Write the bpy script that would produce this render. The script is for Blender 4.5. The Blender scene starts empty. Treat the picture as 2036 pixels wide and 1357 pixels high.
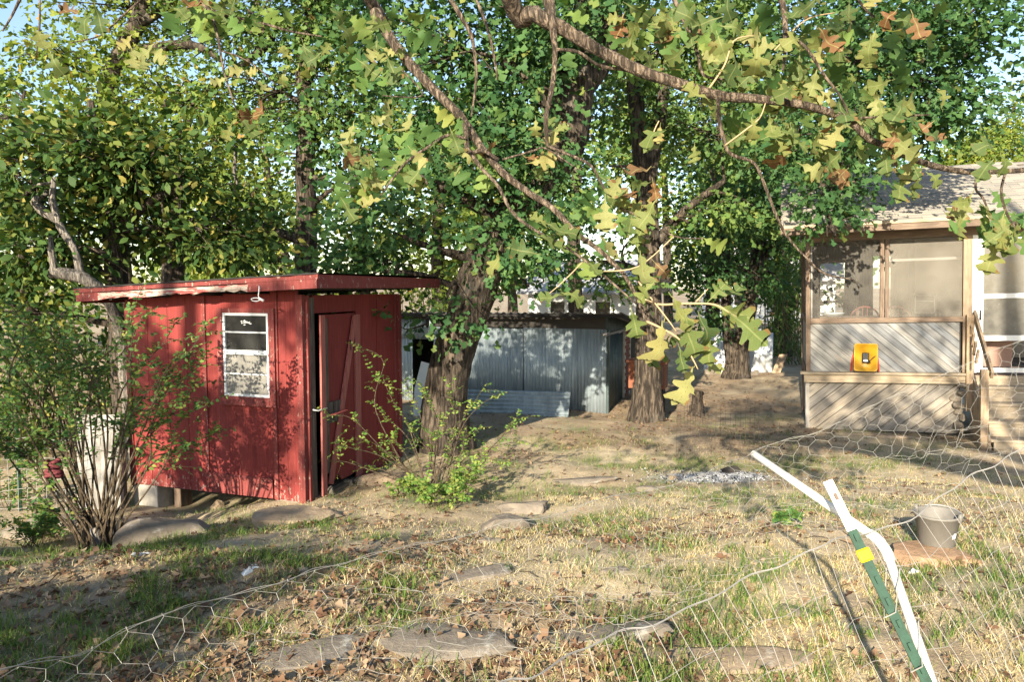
import bpy, bmesh, math, random
import numpy as np
from mathutils import Vector, Matrix

SC = bpy.context.scene
COL = SC.collection
rad = math.radians

# ------------------------------------------------------------------ camera
CAM_Z = 1.65
FPX = 1470.0                      # focal length in photograph pixels (2036 wide)
PITCH = math.atan(108.0 / FPX)    # looking slightly down
cam_d = bpy.data.cameras.new('camera')
cam = bpy.data.objects.new('camera', cam_d)
COL.objects.link(cam)
cam.location = (0, 0, CAM_Z)
cam.rotation_euler = (math.pi / 2 - PITCH, 0, 0)
cam_d.sensor_width = 36.0
cam_d.lens = FPX / 2036.0 * 36.0
cam_d.clip_start = 0.02
cam_d.clip_end = 2000
SC.camera = cam

# ------------------------------------------------------------------ light
SUN_AZ = rad(21.0)                # sun stands behind the camera, this far to its left
SUN_EL = rad(21.0)
world = bpy.data.worlds.new('World')
SC.world = world
world.use_nodes = True
wn = world.node_tree.nodes
wl = world.node_tree.links
bg = wn['Background']
sky = wn.new('ShaderNodeTexSky')
sky.sky_type = 'NISHITA'
sky.sun_disc = False
sky.sun_elevation = SUN_EL
sky.sun_rotation = math.pi + SUN_AZ
sky.air_density = 1.0
sky.dust_density = 0.6
sky.ozone_density = 1.0
wl.new(sky.outputs['Color'], bg.inputs['Color'])
bg.inputs['Strength'].default_value = 0.095

sun_d = bpy.data.lights.new('sun', 'SUN')
sun_d.energy = 5.0
sun_d.angle = rad(0.55)
sun_d.color = (1.0, 0.885, 0.69)
sun = bpy.data.objects.new('sun', sun_d)
COL.objects.link(sun)
TO_SUN = Vector((-math.sin(SUN_AZ) * math.cos(SUN_EL), -math.cos(SUN_AZ) * math.cos(SUN_EL), math.sin(SUN_EL)))
sun.rotation_euler = TO_SUN.to_track_quat('Z', 'Y').to_euler()
sun.location = TO_SUN * 60

SC.view_settings.view_transform = 'Standard'
SC.view_settings.look = 'None'
SC.view_settings.gamma = 1.0
SC.view_settings.use_curve_mapping = False
SC.view_settings.exposure = 1.6
SC.render.engine = 'CYCLES'
SC.cycles.max_bounces = 8
SC.cycles.transparent_max_bounces = 24
SC.cycles.use_denoising = True

# ------------------------------------------------------------------ projection helpers
_c, _s = math.cos(PITCH), math.sin(PITCH)

def ray(px, py):
    a = (px - 1018.0) / FPX
    b = (678.5 - py) / FPX
    return Vector((a, _c + b * _s, -_s + b * _c))

def P(px, py, Y):
    """the point of the place that stands Y metres in front of the camera on this sight line"""
    d = ray(px, py)
    return Vector((0, 0, CAM_Z)) + d * (Y / d.y)

# ------------------------------------------------------------------ noise
def _hash(ix, iy, seed):
    n = (ix.astype(np.int64) * 374761393 + iy.astype(np.int64) * 668265263 + seed * 1442695041) & 0x7fffffff
    n = ((n ^ (n >> 13)) * 1274126177) & 0x7fffffff
    n = n ^ (n >> 16)
    return (n & 0xffff) / 65535.0

def vnoise(x, y, seed=0):
    x = np.asarray(x, float); y = np.asarray(y, float)
    ix = np.floor(x); iy = np.floor(y)
    fx = x - ix; fy = y - iy
    fx = fx * fx * (3 - 2 * fx); fy = fy * fy * (3 - 2 * fy)
    a = _hash(ix, iy, seed); b = _hash(ix + 1, iy, seed)
    c = _hash(ix, iy + 1, seed); d = _hash(ix + 1, iy + 1, seed)
    return (a * (1 - fx) + b * fx) * (1 - fy) + (c * (1 - fx) + d * fx) * fy

def fbm(x, y, seed=0, octv=4):
    r = 0; amp = 0.5; f = 1.0
    for o in range(octv):
        r = r + amp * vnoise(np.asarray(x) * f + 17.3 * o, np.asarray(y) * f - 9.1 * o, seed + o)
        amp *= 0.5; f *= 2.03
    return r / (1 - 0.5 ** octv)

def sstep(a, b, x):
    t = np.clip((np.asarray(x, float) - a) / (b - a), 0, 1)
    return t * t * (3 - 2 * t)

# ------------------------------------------------------------------ ground height
_GY = np.array([-400, -60, -10, 0, 3.2, 4.4, 5.2, 6.5, 8, 10, 12, 15, 20, 40, 100, 2000.])
_GZ = np.array([1.5, 0.8, 0.1, 0.0, 0.0, -0.03, -0.16, -0.45, -0.66, -0.68, -0.69, -0.90, -0.74, -0.5, -0.4, -0.4])

def gz(x, y):
    x = np.asarray(x, float); y = np.asarray(y, float)
    yy = y - 0.7 * sstep(-0.5, 2.5, x) * sstep(2, 5, y) * (1 - sstep(9, 12, y)) + 0.7 * (1 - sstep(-4, -1.5, x)) * sstep(3, 5, y) * (1 - sstep(7.5, 9, y))
    z = np.interp(yy, _GY, _GZ)
    z = z - 0.30 * (1 - sstep(-4.4, -1.9, x)) * sstep(4, 7.5, y) * (1 - sstep(11, 16, y))
    z = z - 0.16 * np.exp(-(((x + 3.35) / .95) ** 2 + ((y - 8.95) / .75) ** 2) ** 2)
    near = sstep(1, 3, y) * (1 - sstep(30, 60, y)) + 0.3
    z = z + near * ((fbm(x * 0.55, y * 0.55, 3) - 0.5) * 0.16 + (fbm(x * 2.1, y * 2.1, 8) - 0.5) * 0.05)
    return z

def gz1(x, y):
    return float(gz(np.array([x]), np.array([y]))[0])

def G(px, py, lift=0.0):
    """where this sight line meets the ground"""
    d = ray(px, py); o = Vector((0, 0, CAM_Z))
    t = 0.8
    prev = t
    while t < 90:
        p = o + d * t
        if p.z < gz1(p.x, p.y):
            break
        prev = t
        t *= 1.02
    lo, hi = prev, t
    for _ in range(18):
        m = (lo + hi) / 2
        p = o + d * m
        if p.z < gz1(p.x, p.y): hi = m
        else: lo = m
    p = o + d * hi
    p.z = gz1(p.x, p.y) + lift
    return p

# ------------------------------------------------------------------ scene bookkeeping
def tag(o, label=None, cat=None, group=None, kind=None):
    if label: o['label'] = label
    if cat: o['category'] = cat
    if group: o['group'] = group
    if kind: o['kind'] = kind
    return o

def thing(name, label, cat, loc=(0, 0, 0), rot=(0, 0, 0), group=None):
    o = bpy.data.objects.new(name, None)
    o.empty_display_size = 0.2
    COL.objects.link(o)
    o.location = loc
    o.rotation_euler = rot
    return tag(o, label, cat, group)

def link(name, me, mat=None, parent=None, loc=None, rot=None):
    o = bpy.data.objects.new(name, me)
    COL.objects.link(o)
    if mat is not None and len(me.materials) == 0:
        for m in (mat if isinstance(mat, (list, tuple)) else [mat]):
            me.materials.append(m)
    if parent is not None: o.parent = parent
    if loc is not None: o.location = loc
    if rot is not None: o.rotation_euler = rot
    return o

def raw_mesh(name, V, F, smooth=False):
    """V (n,3) array, F (m,k) array with k = 3 or 4"""
    V = np.ascontiguousarray(V, dtype=np.float32); F = np.ascontiguousarray(F, dtype=np.int32)
    me = bpy.data.meshes.new(name)
    k = F.shape[1]
    me.vertices.add(len(V)); me.vertices.foreach_set('co', V.ravel())
    me.loops.add(F.size); me.loops.foreach_set('vertex_index', F.ravel())
    me.polygons.add(len(F))
    me.polygons.foreach_set('loop_start', np.arange(0, F.size, k, dtype=np.int32))
    me.polygons.foreach_set('loop_total', np.full(len(F), k, dtype=np.int32))
    if smooth:
        me.polygons.foreach_set('use_smooth', np.ones(len(F), dtype=bool))
    me.update(calc_edges=True)
    me.validate()
    return me

class MB:
    """collects simple shapes for ONE mesh"""
    def __init__(s, off=(0, 0, 0)):
        s.v = []; s.f = []; s.off = Vector(off)
    def add(s, vs, fs):
        b = len(s.v)
        s.v += [Vector(v) - s.off for v in vs]
        s.f += [tuple(i + b for i in f) for f in fs]
        return s
    def box(s, x0, x1, y0, y1, z0, z1):
        return s.add([(x0,y0,z0),(x1,y0,z0),(x1,y1,z0),(x0,y1,z0),(x0,y0,z1),(x1,y0,z1),(x1,y1,z1),(x0,y1,z1)],
                     [(0,3,2,1),(4,5,6,7),(0,1,5,4),(1,2,6,5),(2,3,7,6),(3,0,4,7)])
    def bar(s, p, q, w, h, up=(0, 0, 1)):
        p = Vector(p); q = Vector(q); d = (q - p).normalized()
        up = Vector(up)
        a = d.cross(up)
        if a.length < 1e-4: a = d.cross(Vector((1, 0, 0)))
        a.normalize(); b = a.cross(d).normalized()
        a = a * (w / 2); b = b * (h / 2)
        vs = [p-a-b, p+a-b, p+a+b, p-a+b, q-a-b, q+a-b, q+a+b, q-a+b]
        return s.add(vs, [(0,3,2,1),(4,5,6,7),(0,1,5,4),(1,2,6,5),(2,3,7,6),(3,0,4,7)])
    def tube(s, pts, rads, seg=8, rnd=None, amt=0.0, cap=True):
        pts = [Vector(p) for p in pts]
        n = len(pts); base = len(s.v)
        if not hasattr(rads, '__len__'): rads = [rads] * n
        ref = None
        for i in range(n):
            d = (pts[min(i+1, n-1)] - pts[max(i-1, 0)]).normalized()
            if ref is None:
                ref = d.orthogonal().normalized()
            ref = (ref - d * ref.dot(d))
            if ref.length < 1e-5: ref = d.orthogonal()
            ref.normalize()
            b = d.cross(ref)
            for k in range(seg):
                a = 2 * math.pi * k / seg
                r = rads[i]
                if rnd: r *= 1 + amt * (rnd.random() - 0.5)
                s.v.append(pts[i] + (ref * math.cos(a) + b * math.sin(a)) * r - s.off)
        for i in range(n - 1):
            for k in range(seg):
                k2 = (k + 1) % seg
                s.f.append((base+i*seg+k, base+i*seg+k2, base+(i+1)*seg+k2, base+(i+1)*seg+k))
        if cap:
            s.f.append(tuple(base + k for k in reversed(range(seg))))
            s.f.append(tuple(base + (n-1)*seg + k for k in range(seg)))
        return s
    def lathe(s, c, prof, seg=24, close=False):
        base = len(s.v); c = Vector(c)
        for r, z in prof:
            for k in range(seg):
                a = 2 * math.pi * k / seg
                s.v.append(c + Vector((r * math.cos(a), r * math.sin(a), z)) - s.off)
        for i in range(len(prof) - 1):
            for k in range(seg):
                k2 = (k + 1) % seg
                s.f.append((base+i*seg+k, base+i*seg+k2, base+(i+1)*seg+k2, base+(i+1)*seg+k))
        if close:
            s.f.append(tuple(base + k for k in reversed(range(seg))))
        return s
    def prism(s, poly, a, b, fn):
        """poly: 2-D outline; fn(u, v, w) -> 3-D; from w=a to w=b"""
        n = len(poly)
        vs = [fn(u, v, a) for u, v in poly] + [fn(u, v, b) for u, v in poly]
        fs = [tuple(range(n)), tuple(reversed(range(n, 2*n)))]
        for i in range(n):
            j = (i + 1) % n
            fs.append((i, i + n, j + n, j))
        return s.add(vs, fs)
    def build(s, name, mat, parent=None, smooth=False, loc=None, rot=None, bevel=0.0, fix=True):
        me = bpy.data.meshes.new(name)
        me.from_pydata([tuple(v) for v in s.v], [], s.f)
        if fix:
            bm = bmesh.new(); bm.from_mesh(me)
            bmesh.ops.recalc_face_normals(bm, faces=bm.faces)
            bm.to_mesh(me); bm.free()
        if smooth:
            for p in me.polygons: p.use_smooth = True
        o = link(name, me, mat, parent, loc, rot)
        if bevel > 0:
            m = o.modifiers.new('edge', 'BEVEL'); m.width = bevel; m.segments = 2; m.limit_method = 'ANGLE'
        return o

def wires(polys, r, seg=3):
    """many thin wires as one vertex/face array"""
    V = []; F = []
    for pts in polys:
        n = len(pts); b = len(V)
        prevd = None
        for i in range(n):
            d = (Vector(pts[min(i+1, n-1)]) - Vector(pts[max(i-1, 0)]))
            if d.length < 1e-9: d = Vector((0, 0, 1))
            d.normalize()
            ref = d.cross(Vector((0.31, 0.52, 0.80)))
            ref.normalize(); bb = d.cross(ref)
            for k in range(seg):
                a = 2 * math.pi * k / seg
                V.append(Vector(pts[i]) + (ref * math.cos(a) + bb * math.sin(a)) * r)
        for i in range(n - 1):
            for k in range(seg):
                k2 = (k + 1) % seg
                F.append((b+i*seg+k, b+i*seg+k2, b+(i+1)*seg+k2, b+(i+1)*seg+k))
    return np.array([tuple(v) for v in V]), np.array(F)

def clip_poly(poly, x0, x1, y0, y1):
    def cut(pl, inside, inter):
        out = []
        for i in range(len(pl)):
            a = pl[i]; b = pl[(i + 1) % len(pl)]
            if inside(a):
                out.append(a)
                if not inside(b): out.append(inter(a, b))
            elif inside(b):
                out.append(inter(a, b))
        return out
    def ix(c): return lambda a, b: (c, a[1] + (b[1]-a[1]) * (c-a[0]) / (b[0]-a[0]))
    def iy(c): return lambda a, b: (a[0] + (b[0]-a[0]) * (c-a[1]) / (b[1]-a[1]), c)
    for ins, it in ((lambda p: p[0] >= x0, ix(x0)), (lambda p: p[0] <= x1, ix(x1)), (lambda p: p[1] >= y0, iy(y0)), (lambda p: p[1] <= y1, iy(y1))):
        if len(poly) < 3: return []
        poly = cut(poly, ins, it)
    return poly

# ------------------------------------------------------------------ materials
class NT:
    def __init__(s, name):
        s.m = bpy.data.materials.new(name); s.m.use_nodes = True
        s.t = s.m.node_tree; s.n = s.t.nodes
        s.b = s.n['Principled BSDF']; s.out = s.n['Material Output']
        s.b.inputs['Specular IOR Level'].default_value = 0.3
    def new(s, t, **kw):
        n = s.n.new(t)
        for k, v in kw.items(): setattr(n, k, v)
        return n
    def L(s, a, b): s.t.links.new(a, b)
    def coord(s, scale=(1, 1, 1), kind='Object'):
        tc = s.new('ShaderNodeTexCoord'); mp = s.new('ShaderNodeMapping')
        mp.inputs['Scale'].default_value = scale
        s.L(tc.outputs[kind], mp.inputs['Vector'])
        return mp.outputs['Vector']
    def noise(s, vec, scale=5, detail=4, rough=0.6, dist=0.0):
        n = s.new('ShaderNodeTexNoise')
        n.inputs['Scale'].default_value = scale; n.inputs['Detail'].default_value = detail
        n.inputs['Roughness'].default_value = rough; n.inputs['Distortion'].default_value = dist
        s.L(vec, n.inputs['Vector'])
        return n.outputs['Fac']
    def ramp(s, fac, stops):
        r = s.new('ShaderNodeValToRGB')
        e = r.color_ramp.elements
        while len(e) < len(stops): e.new(0.5)
        for i, (p, c) in enumerate(stops):
            e[i].position = p; e[i].color = (c[0], c[1], c[2], 1) if hasattr(c, '__len__') else (c, c, c, 1)
        s.L(fac, r.inputs['Fac'])
        return r.outputs['Color']
    def mix(s, fac, a, b, mode='MIX'):
        m = s.new('ShaderNodeMix', data_type='RGBA', blend_type=mode)
        for sock, v in ((m.inputs['Factor'], fac), (m.inputs['A'], a), (m.inputs['B'], b)):
            if hasattr(v, 'is_linked') or hasattr(v, 'links'): s.L(v, sock)
            elif hasattr(v, '__len__'): sock.default_value = (v[0], v[1], v[2], 1)
            else: sock.default_value = v
        return m.outputs['Result']
    def math(s, op, a, b=None):
        m = s.new('ShaderNodeMath', operation=op)
        for i, v in enumerate((a, b)):
            if v is None: continue
            if hasattr(v, 'links'): s.L(v, m.inputs[i])
            else: m.inputs[i].default_value = v
        return m.outputs[0]
    def bump(s, h, strength=0.4, dist=0.01):
        b = s.new('ShaderNodeBump')
        b.inputs['Strength'].default_value = strength; b.inputs['Distance'].default_value = dist
        s.L(h, b.inputs['Height'])
        s.L(b.outputs['Normal'], s.b.inputs['Normal'])
        return b.outputs['Normal']
    def col(s, c): 
        if hasattr(c, 'links'): s.L(c, s.b.inputs['Base Color'])
        else: s.b.inputs['Base Color'].default_value = (c[0], c[1], c[2], 1)
    def rough(s, v):
        if hasattr(v, 'links'): s.L(v, s.b.inputs['Roughness'])
        else: s.b.inputs['Roughness'].default_value = v
    def objrand(s):
        return s.new('ShaderNodeObjectInfo').outputs['Random']
    def island(s):
        return s.new('ShaderNodeNewGeometry').outputs['Random Per Island']

def leaf_mat(name, stops, trans=0.28, rough=0.55, spec=0.12, per='island', spots=False):
    t = NT(name)
    r = t.island() if per == 'island' else t.objrand()
    c = t.ramp(r, stops)
    v = t.coord((1, 1, 1))
    if spots:
        sp = t.noise(v, 26, 3, 0.6)
        c = t.mix(t.ramp(sp, [(0.63, 0), (0.68, 1)]), c, (0.16, 0.075, 0.03))
        sx = t.new('ShaderNodeSeparateXYZ'); t.L(v, sx.inputs[0])
        ax_ = t.math('ABSOLUTE', sx.outputs[0])
        c = t.mix(t.ramp(ax_, [(0.010, 0.5), (0.022, 0)]), c, (0.28, 0.3, 0.13))
        sv = t.math('ABSOLUTE', t.math('SINE', t.math('MULTIPLY', t.math('SUBTRACT', sx.outputs[1], t.math('MULTIPLY', ax_, 0.75)), 21.0)))
        c = t.mix(t.ramp(sv, [(0.04, 0.25), (0.12, 0)]), c, (0.26, 0.28, 0.12))
        edge = t.noise(v, 3.5, 3, 0.6)
        c = t.mix(t.ramp(t.math('ADD', edge, t.math('MULTIPLY', ax_, 0.55)), [(0.68, 0), (0.78, 0.85)]), c, (0.2, 0.105, 0.045))
        vein = t.noise(v, 60, 2)
        c = t.mix(0.25, c, t.ramp(vein, [(0.3, (0.6, 0.6, 0.6)), (0.7, (1.3, 1.3, 1.3))]), 'MULTIPLY')
    else:
        big = t.noise(v, 0.9, 3, 0.6)
        c = t.mix(0.5, c, t.ramp(big, [(0.35, (0.75, 0.8, 0.85)), (0.65, (1.25, 1.2, 1.0))]), 'MULTIPLY')
    t.col(c); t.rough(rough); t.b.inputs['Specular IOR Level'].default_value = spec
    tr = t.new('ShaderNodeBsdfTranslucent')
    bright = t.mix(1.0, c, (1.25, 1.25, 0.55), 'MULTIPLY')
    t.L(bright, tr.inputs['Color'])
    mx = t.new('ShaderNodeMixShader'); mx.inputs['Fac'].default_value = trans
    t.L(t.b.outputs[0], mx.inputs[1]); t.L(tr.outputs[0], mx.inputs[2])
    t.L(mx.outputs[0], t.out.inputs['Surface'])
    return t.m

M = {}
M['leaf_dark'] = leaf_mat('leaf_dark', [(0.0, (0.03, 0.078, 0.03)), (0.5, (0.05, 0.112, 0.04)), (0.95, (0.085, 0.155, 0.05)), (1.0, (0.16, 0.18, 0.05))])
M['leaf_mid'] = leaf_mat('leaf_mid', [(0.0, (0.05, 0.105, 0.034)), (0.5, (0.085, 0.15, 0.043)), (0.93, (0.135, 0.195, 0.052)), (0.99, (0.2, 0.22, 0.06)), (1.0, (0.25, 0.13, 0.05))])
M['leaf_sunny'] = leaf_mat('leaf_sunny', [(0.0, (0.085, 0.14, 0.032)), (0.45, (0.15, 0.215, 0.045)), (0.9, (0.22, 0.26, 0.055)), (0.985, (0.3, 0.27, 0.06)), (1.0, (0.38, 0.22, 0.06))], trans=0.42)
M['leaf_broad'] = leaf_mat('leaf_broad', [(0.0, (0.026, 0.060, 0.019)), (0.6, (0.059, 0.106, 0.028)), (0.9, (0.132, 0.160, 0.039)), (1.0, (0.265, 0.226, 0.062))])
M['leaf_shrub'] = leaf_mat('leaf_shrub', [(0.0, (0.046, 0.115, 0.037)), (0.5, (0.086, 0.172, 0.048)), (0.85, (0.172, 0.253, 0.063)), (1.0, (0.299, 0.299, 0.081))], trans=0.35)
M['leaf_lime'] = leaf_mat('leaf_lime', [(0.0, (0.069, 0.161, 0.034)), (0.5, (0.149, 0.253, 0.052)), (1.0, (0.299, 0.322, 0.081))], trans=0.4)
M['leaf_fg'] = leaf_mat('leaf_foreground_green', [(0.0, (0.067, 0.110, 0.041)), (0.5, (0.123, 0.166, 0.054)), (1.0, (0.209, 0.221, 0.074))], trans=0.4, per='obj', spots=True)
M['leaf_fg_y'] = leaf_mat('leaf_foreground_yellow', [(0.0, (0.2, 0.22, 0.085)), (0.5, (0.27, 0.275, 0.115)), (1.0, (0.27, 0.24, 0.09))], trans=0.4, per='obj', spots=True)
M['leaf_fg_b'] = leaf_mat('leaf_foreground_brown', [(0.0, (0.13, 0.062, 0.028)), (0.5, (0.17, 0.092, 0.045)), (1.0, (0.11, 0.068, 0.037))], trans=0.25, per='obj', spots=True)
M['leaf_dry'] = leaf_mat('leaf_dry', [(0.0, (0.1, 0.05, 0.032)), (0.35, (0.16, 0.095, 0.06)), (0.7, (0.22, 0.145, 0.095)), (1.0, (0.3, 0.22, 0.15))], trans=0.1, rough=0.7)
M['leaf_dry_obj'] = leaf_mat('leaf_dry_single', [(0.0, (0.11, 0.05, 0.03)), (0.35, (0.18, 0.1, 0.06)), (0.7, (0.24, 0.155, 0.1)), (1.0, (0.31, 0.23, 0.16))], trans=0.1, rough=0.7, per='obj')
M['grass_dry'] = leaf_mat('grass_dry', [(0.0, (0.34, 0.26, 0.14)), (0.6, (0.48, 0.4, 0.24)), (1.0, (0.58, 0.5, 0.33))], trans=0.25, rough=0.6)
M['grass_green'] = leaf_mat('grass_green', [(0.0, (0.06, 0.12, 0.03)), (0.5, (0.1, 0.18, 0.04)), (1.0, (0.22, 0.25, 0.07))], trans=0.35)

def bark_mat(name, a, b, sc=1.0):
    t = NT(name)
    v = t.coord((14 * sc, 14 * sc, 2.2 * sc))
    n = t.noise(v, 1.6, 6, 0.65, 0.6)
    v2 = t.coord((1, 1, 1))
    n2 = t.noise(v2, 2.5, 4)
    c = t.ramp(n, [(0.38, tuple(q * .55 for q in a)), (0.48, a), (0.6, b)])
    c = t.mix(t.ramp(n2, [(0.58, 0), (0.78, 0.35)]), c, (0.2, 0.195, 0.175))
    t.col(c); t.rough(0.9); t.bump(n, 1.0, 0.05)
    return t.m
M['bark'] = bark_mat('bark', (0.032, 0.025, 0.019), (0.115, 0.089, 0.066))
M['bark_fg'] = bark_mat('bark_branch', (0.085, 0.062, 0.045), (0.32, 0.245, 0.18), 4.0)
M['bark_dead'] = bark_mat('bark_dead', (0.13, 0.115, 0.1), (0.3, 0.265, 0.23), 2.0)
M['stem'] = bark_mat('stem', (0.09, 0.065, 0.04), (0.2, 0.15, 0.095), 6.0)
t = NT('twig_pale'); t.col((0.36, 0.26, 0.15)); t.rough(0.8); M['twig'] = t.m

def paint_wood(name, base, wear, wearcol, grain=(26, 26, 1.3), chip=(9, 9, 4), foot=False):
    t = NT(name)
    v = t.coord(grain)
    g = t.noise(v, 2.2, 5, 0.7, 0.3)
    v2 = t.coord((1, 1, 1))
    big = t.noise(v2, 1.6, 4, 0.6)
    c = t.mix(t.ramp(g, [(0.35, 0.0), (0.65, 0.8)]), tuple(x * .72 for x in base), tuple(min(1, x * 1.3 + 0.012) for x in base))
    c = t.mix(t.ramp(big, [(0.35, 0.0), (0.7, 0.45)]), c, tuple(x * 0.72 for x in base))
    ch = t.noise(t.coord(chip), 3.0, 6, 0.75)
    c = t.mix(t.ramp(ch, [(wear, 0), (wear + 0.03, 1)]), c, wearcol)
    if foot:
        zz = t.new('ShaderNodeSeparateXYZ'); t.L(t.coord((1, 1, 1)), zz.inputs[0])
        low = t.math('MULTIPLY', t.math('SUBTRACT', 0.34, zz.outputs[2]), 0.42)
        c = t.mix(t.ramp(t.math('ADD', ch, low), [(0.66, 0), (0.70, 0.9)]), c, wearcol)
        st = t.noise(t.coord((7, 7, 0.35)), 1.6, 5, 0.7)
        c = t.mix(t.ramp(st, [(0.5, 0), (0.75, 0.55)]), c, tuple(x * 0.55 + 0.012 for x in base))
        fd = t.noise(t.coord((2.2, 2.2, 0.9)), 1.1, 4, 0.6)
        c = t.mix(t.ramp(fd, [(0.5, 0), (0.75, 0.4)]), c, tuple(min(1, x * 1.15 + 0.022) for x in base))
    rn = t.objrand()
    c = t.mix(0.35, c, t.ramp(rn, [(0, (0.82, 0.82, 0.82)), (1, (1.15, 1.15, 1.15))]), 'MULTIPLY')
    t.col(c); t.rough(0.75); t.bump(g, 0.5, 0.004)
    return t.m
RED = (0.185, 0.022, 0.019)
M['red'] = paint_wood('red_paint', RED, 0.7, (0.33, 0.24, 0.2), foot=True)
M['red_trim'] = paint_wood('red_trim', (0.18, 0.034, 0.03), 0.6, (0.3, 0.22, 0.18))
M['red_faded'] = paint_wood('red_faded', (0.31, 0.095, 0.08), 0.64, (0.3, 0.22, 0.18))
M['red_peeled'] = paint_wood('red_peeled', (0.3, 0.06, 0.055), 0.47, (0.36, 0.31, 0.26), (2, 22, 22), (1.1, 9, 9))

def bare_wood(name, a, b, grain, dark=(0.05, 0.04, 0.035)):
    t = NT(name)
    v = t.coord(grain)
    g = t.noise(v, 2.0, 6, 0.7, 0.4)
    c = t.ramp(g, [(0.25, dark), (0.42, a), (0.7, b)])
    k = t.noise(t.coord((1, 1, 1)), 2.3, 4)
    c = t.mix(t.ramp(k, [(0.42, 0), (0.75, 0.7)]), c, tuple(x * 0.62 for x in a))
    rn = t.objrand()
    c = t.mix(0.6, c, t.ramp(rn, [(0, (0.68, 0.69, 0.72)), (0.5, (1, 0.98, 0.95)), (1, (1.25, 1.17, 1.05))]), 'MULTIPLY')
    t.col(c); t.rough(0.85); t.bump(g, 0.45, 0.004)
    return t.m
M['grey_wood'] = bare_wood('grey_wood', (0.27, 0.255, 0.235), (0.43, 0.4, 0.36), (18, 18, 1.6))
M['tan_wood'] = bare_wood('tan_wood', (0.26, 0.19, 0.13), (0.4, 0.31, 0.215), (16, 16, 1.4))
M['tan_wood_h'] = bare_wood('tan_wood_flat', (0.3, 0.245, 0.18), (0.43, 0.36, 0.27), (1.4, 16, 16))
M['brown_wood'] = bare_wood('brown_wood', (0.14, 0.1, 0.075), (0.26, 0.2, 0.15), (16, 16, 1.4))
M['brown_wood_h'] = bare_wood('brown_wood_flat', (0.16, 0.115, 0.085), (0.3, 0.225, 0.165), (1.4, 16, 16))
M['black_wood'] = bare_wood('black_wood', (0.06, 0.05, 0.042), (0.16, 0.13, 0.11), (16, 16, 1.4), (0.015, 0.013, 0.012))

def diag_wood(name, ang, a, b):
    """grain runs along the board; local frame x-z"""
    t = NT(name)
    tc = t.new('ShaderNodeTexCoord')
    r = t.new('ShaderNodeVectorRotate', rotation_type='Y_AXIS'); r.inputs['Angle'].default_value = ang
    t.L(tc.outputs['Object'], r.inputs['Vector'])
    mp = t.new('ShaderNodeMapping'); mp.inputs['Scale'].default_value = (1.3, 20, 20)
    t.L(r.outputs[0], mp.inputs['Vector'])
    # shift each board by its own number
    ob = t.objrand()
    ad = t.new('ShaderNodeVectorMath', operation='ADD')
    cmb = t.new('ShaderNodeCombineXYZ'); t.L(t.math('MULTIPLY', ob, 40.0), cmb.inputs[0]); t.L(t.math('MULTIPLY', ob, 17.0), cmb.inputs[1])
    t.L(mp.outputs[0], ad.inputs[0]); t.L(cmb.outputs[0], ad.inputs[1])
    g = t.noise(ad.outputs[0], 1.6, 6, 0.72, 0.5)
    c = t.ramp(g, [(0.26, tuple(x * 0.3 for x in a)), (0.42, a), (0.7, b)])
    blot = t.noise(ad.outputs[0], 0.35, 4, 0.6)
    c = t.mix(t.ramp(blot, [(0.42, 0), (0.75, 0.6)]), c, (0.16, 0.15, 0.14))
    kn = t.new('ShaderNodeTexVoronoi'); kn.inputs['Scale'].default_value = 0.9
    t.L(ad.outputs[0], kn.inputs['Vector'])
    c = t.mix(t.ramp(kn.outputs['Distance'], [(0.05, 0.85), (0.13, 0)]), c, (0.25, 0.16, 0.08))
    c = t.mix(0.75, c, t.ramp(ob, [(0, (0.62, 0.64, 0.68)), (0.5, (1, 0.98, 0.95)), (1, (1.22, 1.13, 1.0))]), 'MULTIPLY')
    t.col(c); t.rough(0.85); t.bump(g, 0.5, 0.004)
    return t.m
M['diag_up'] = diag_wood('diagonal_board_grey', rad(-42), (0.19, 0.197, 0.205), (0.33, 0.335, 0.335))
M['diag_low'] = diag_wood('diagonal_board_tan', rad(40), (0.23, 0.205, 0.175), (0.38, 0.34, 0.285))

def plain(name, c, rough=0.6, metal=0.0, var=0.25, sc=6.0, spec=0.3, bump=0.0):
    t = NT(name)
    n = t.noise(t.coord((1, 1, 1)), sc, 5, 0.65)
    cc = t.mix(var, c, t.ramp(n, [(0.3, tuple(x * 0.6 for x in c)), (0.7, tuple(min(1, x * 1.3) for x in c))]))
    t.col(cc); t.rough(rough); t.b.inputs['Metallic'].default_value = metal
    t.b.inputs['Specular IOR Level'].default_value = spec
    if bump: t.bump(n, bump, 0.01)
    return t.m

def tin_mat(name, c, dark, rust=0.66):
    t = NT(name)
    n = t.noise(t.coord((9, 9, 1.2)), 1.2, 5, 0.65)
    sp = t.noise(t.coord((1, 1, 1)), 4.0, 5, 0.7)
    cc = t.ramp(n, [(0.3, dark), (0.65, c)])
    cc = t.mix(t.ramp(sp, [(rust, 0), (rust + 0.1, 0.6)]), cc, (0.2, 0.14, 0.1))
    cc = t.mix(0.4, cc, t.ramp(t.objrand(), [(0, (0.75, 0.77, 0.8)), (1, (1.2, 1.2, 1.2))]), 'MULTIPLY')
    t.col(cc); t.b.inputs['Metallic'].default_value = 0.35
    t.rough(t.ramp(sp, [(0.3, 0.45), (0.7, 0.7)]))
    return t.m
M['tin'] = tin_mat('galvanised_tin', (0.38, 0.44, 0.47), (0.23, 0.28, 0.31))
M['tin_dark'] = tin_mat('dark_painted_tin', (0.06, 0.085, 0.085), (0.03, 0.045, 0.045), 0.8)
M['tin_roof'] = tin_mat('old_tin_roof', (0.25, 0.25, 0.25), (0.12, 0.12, 0.12), 0.55)
M['white_panel'] = tin_mat('white_panel', (0.66, 0.68, 0.7), (0.5, 0.53, 0.56), 0.8)
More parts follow.
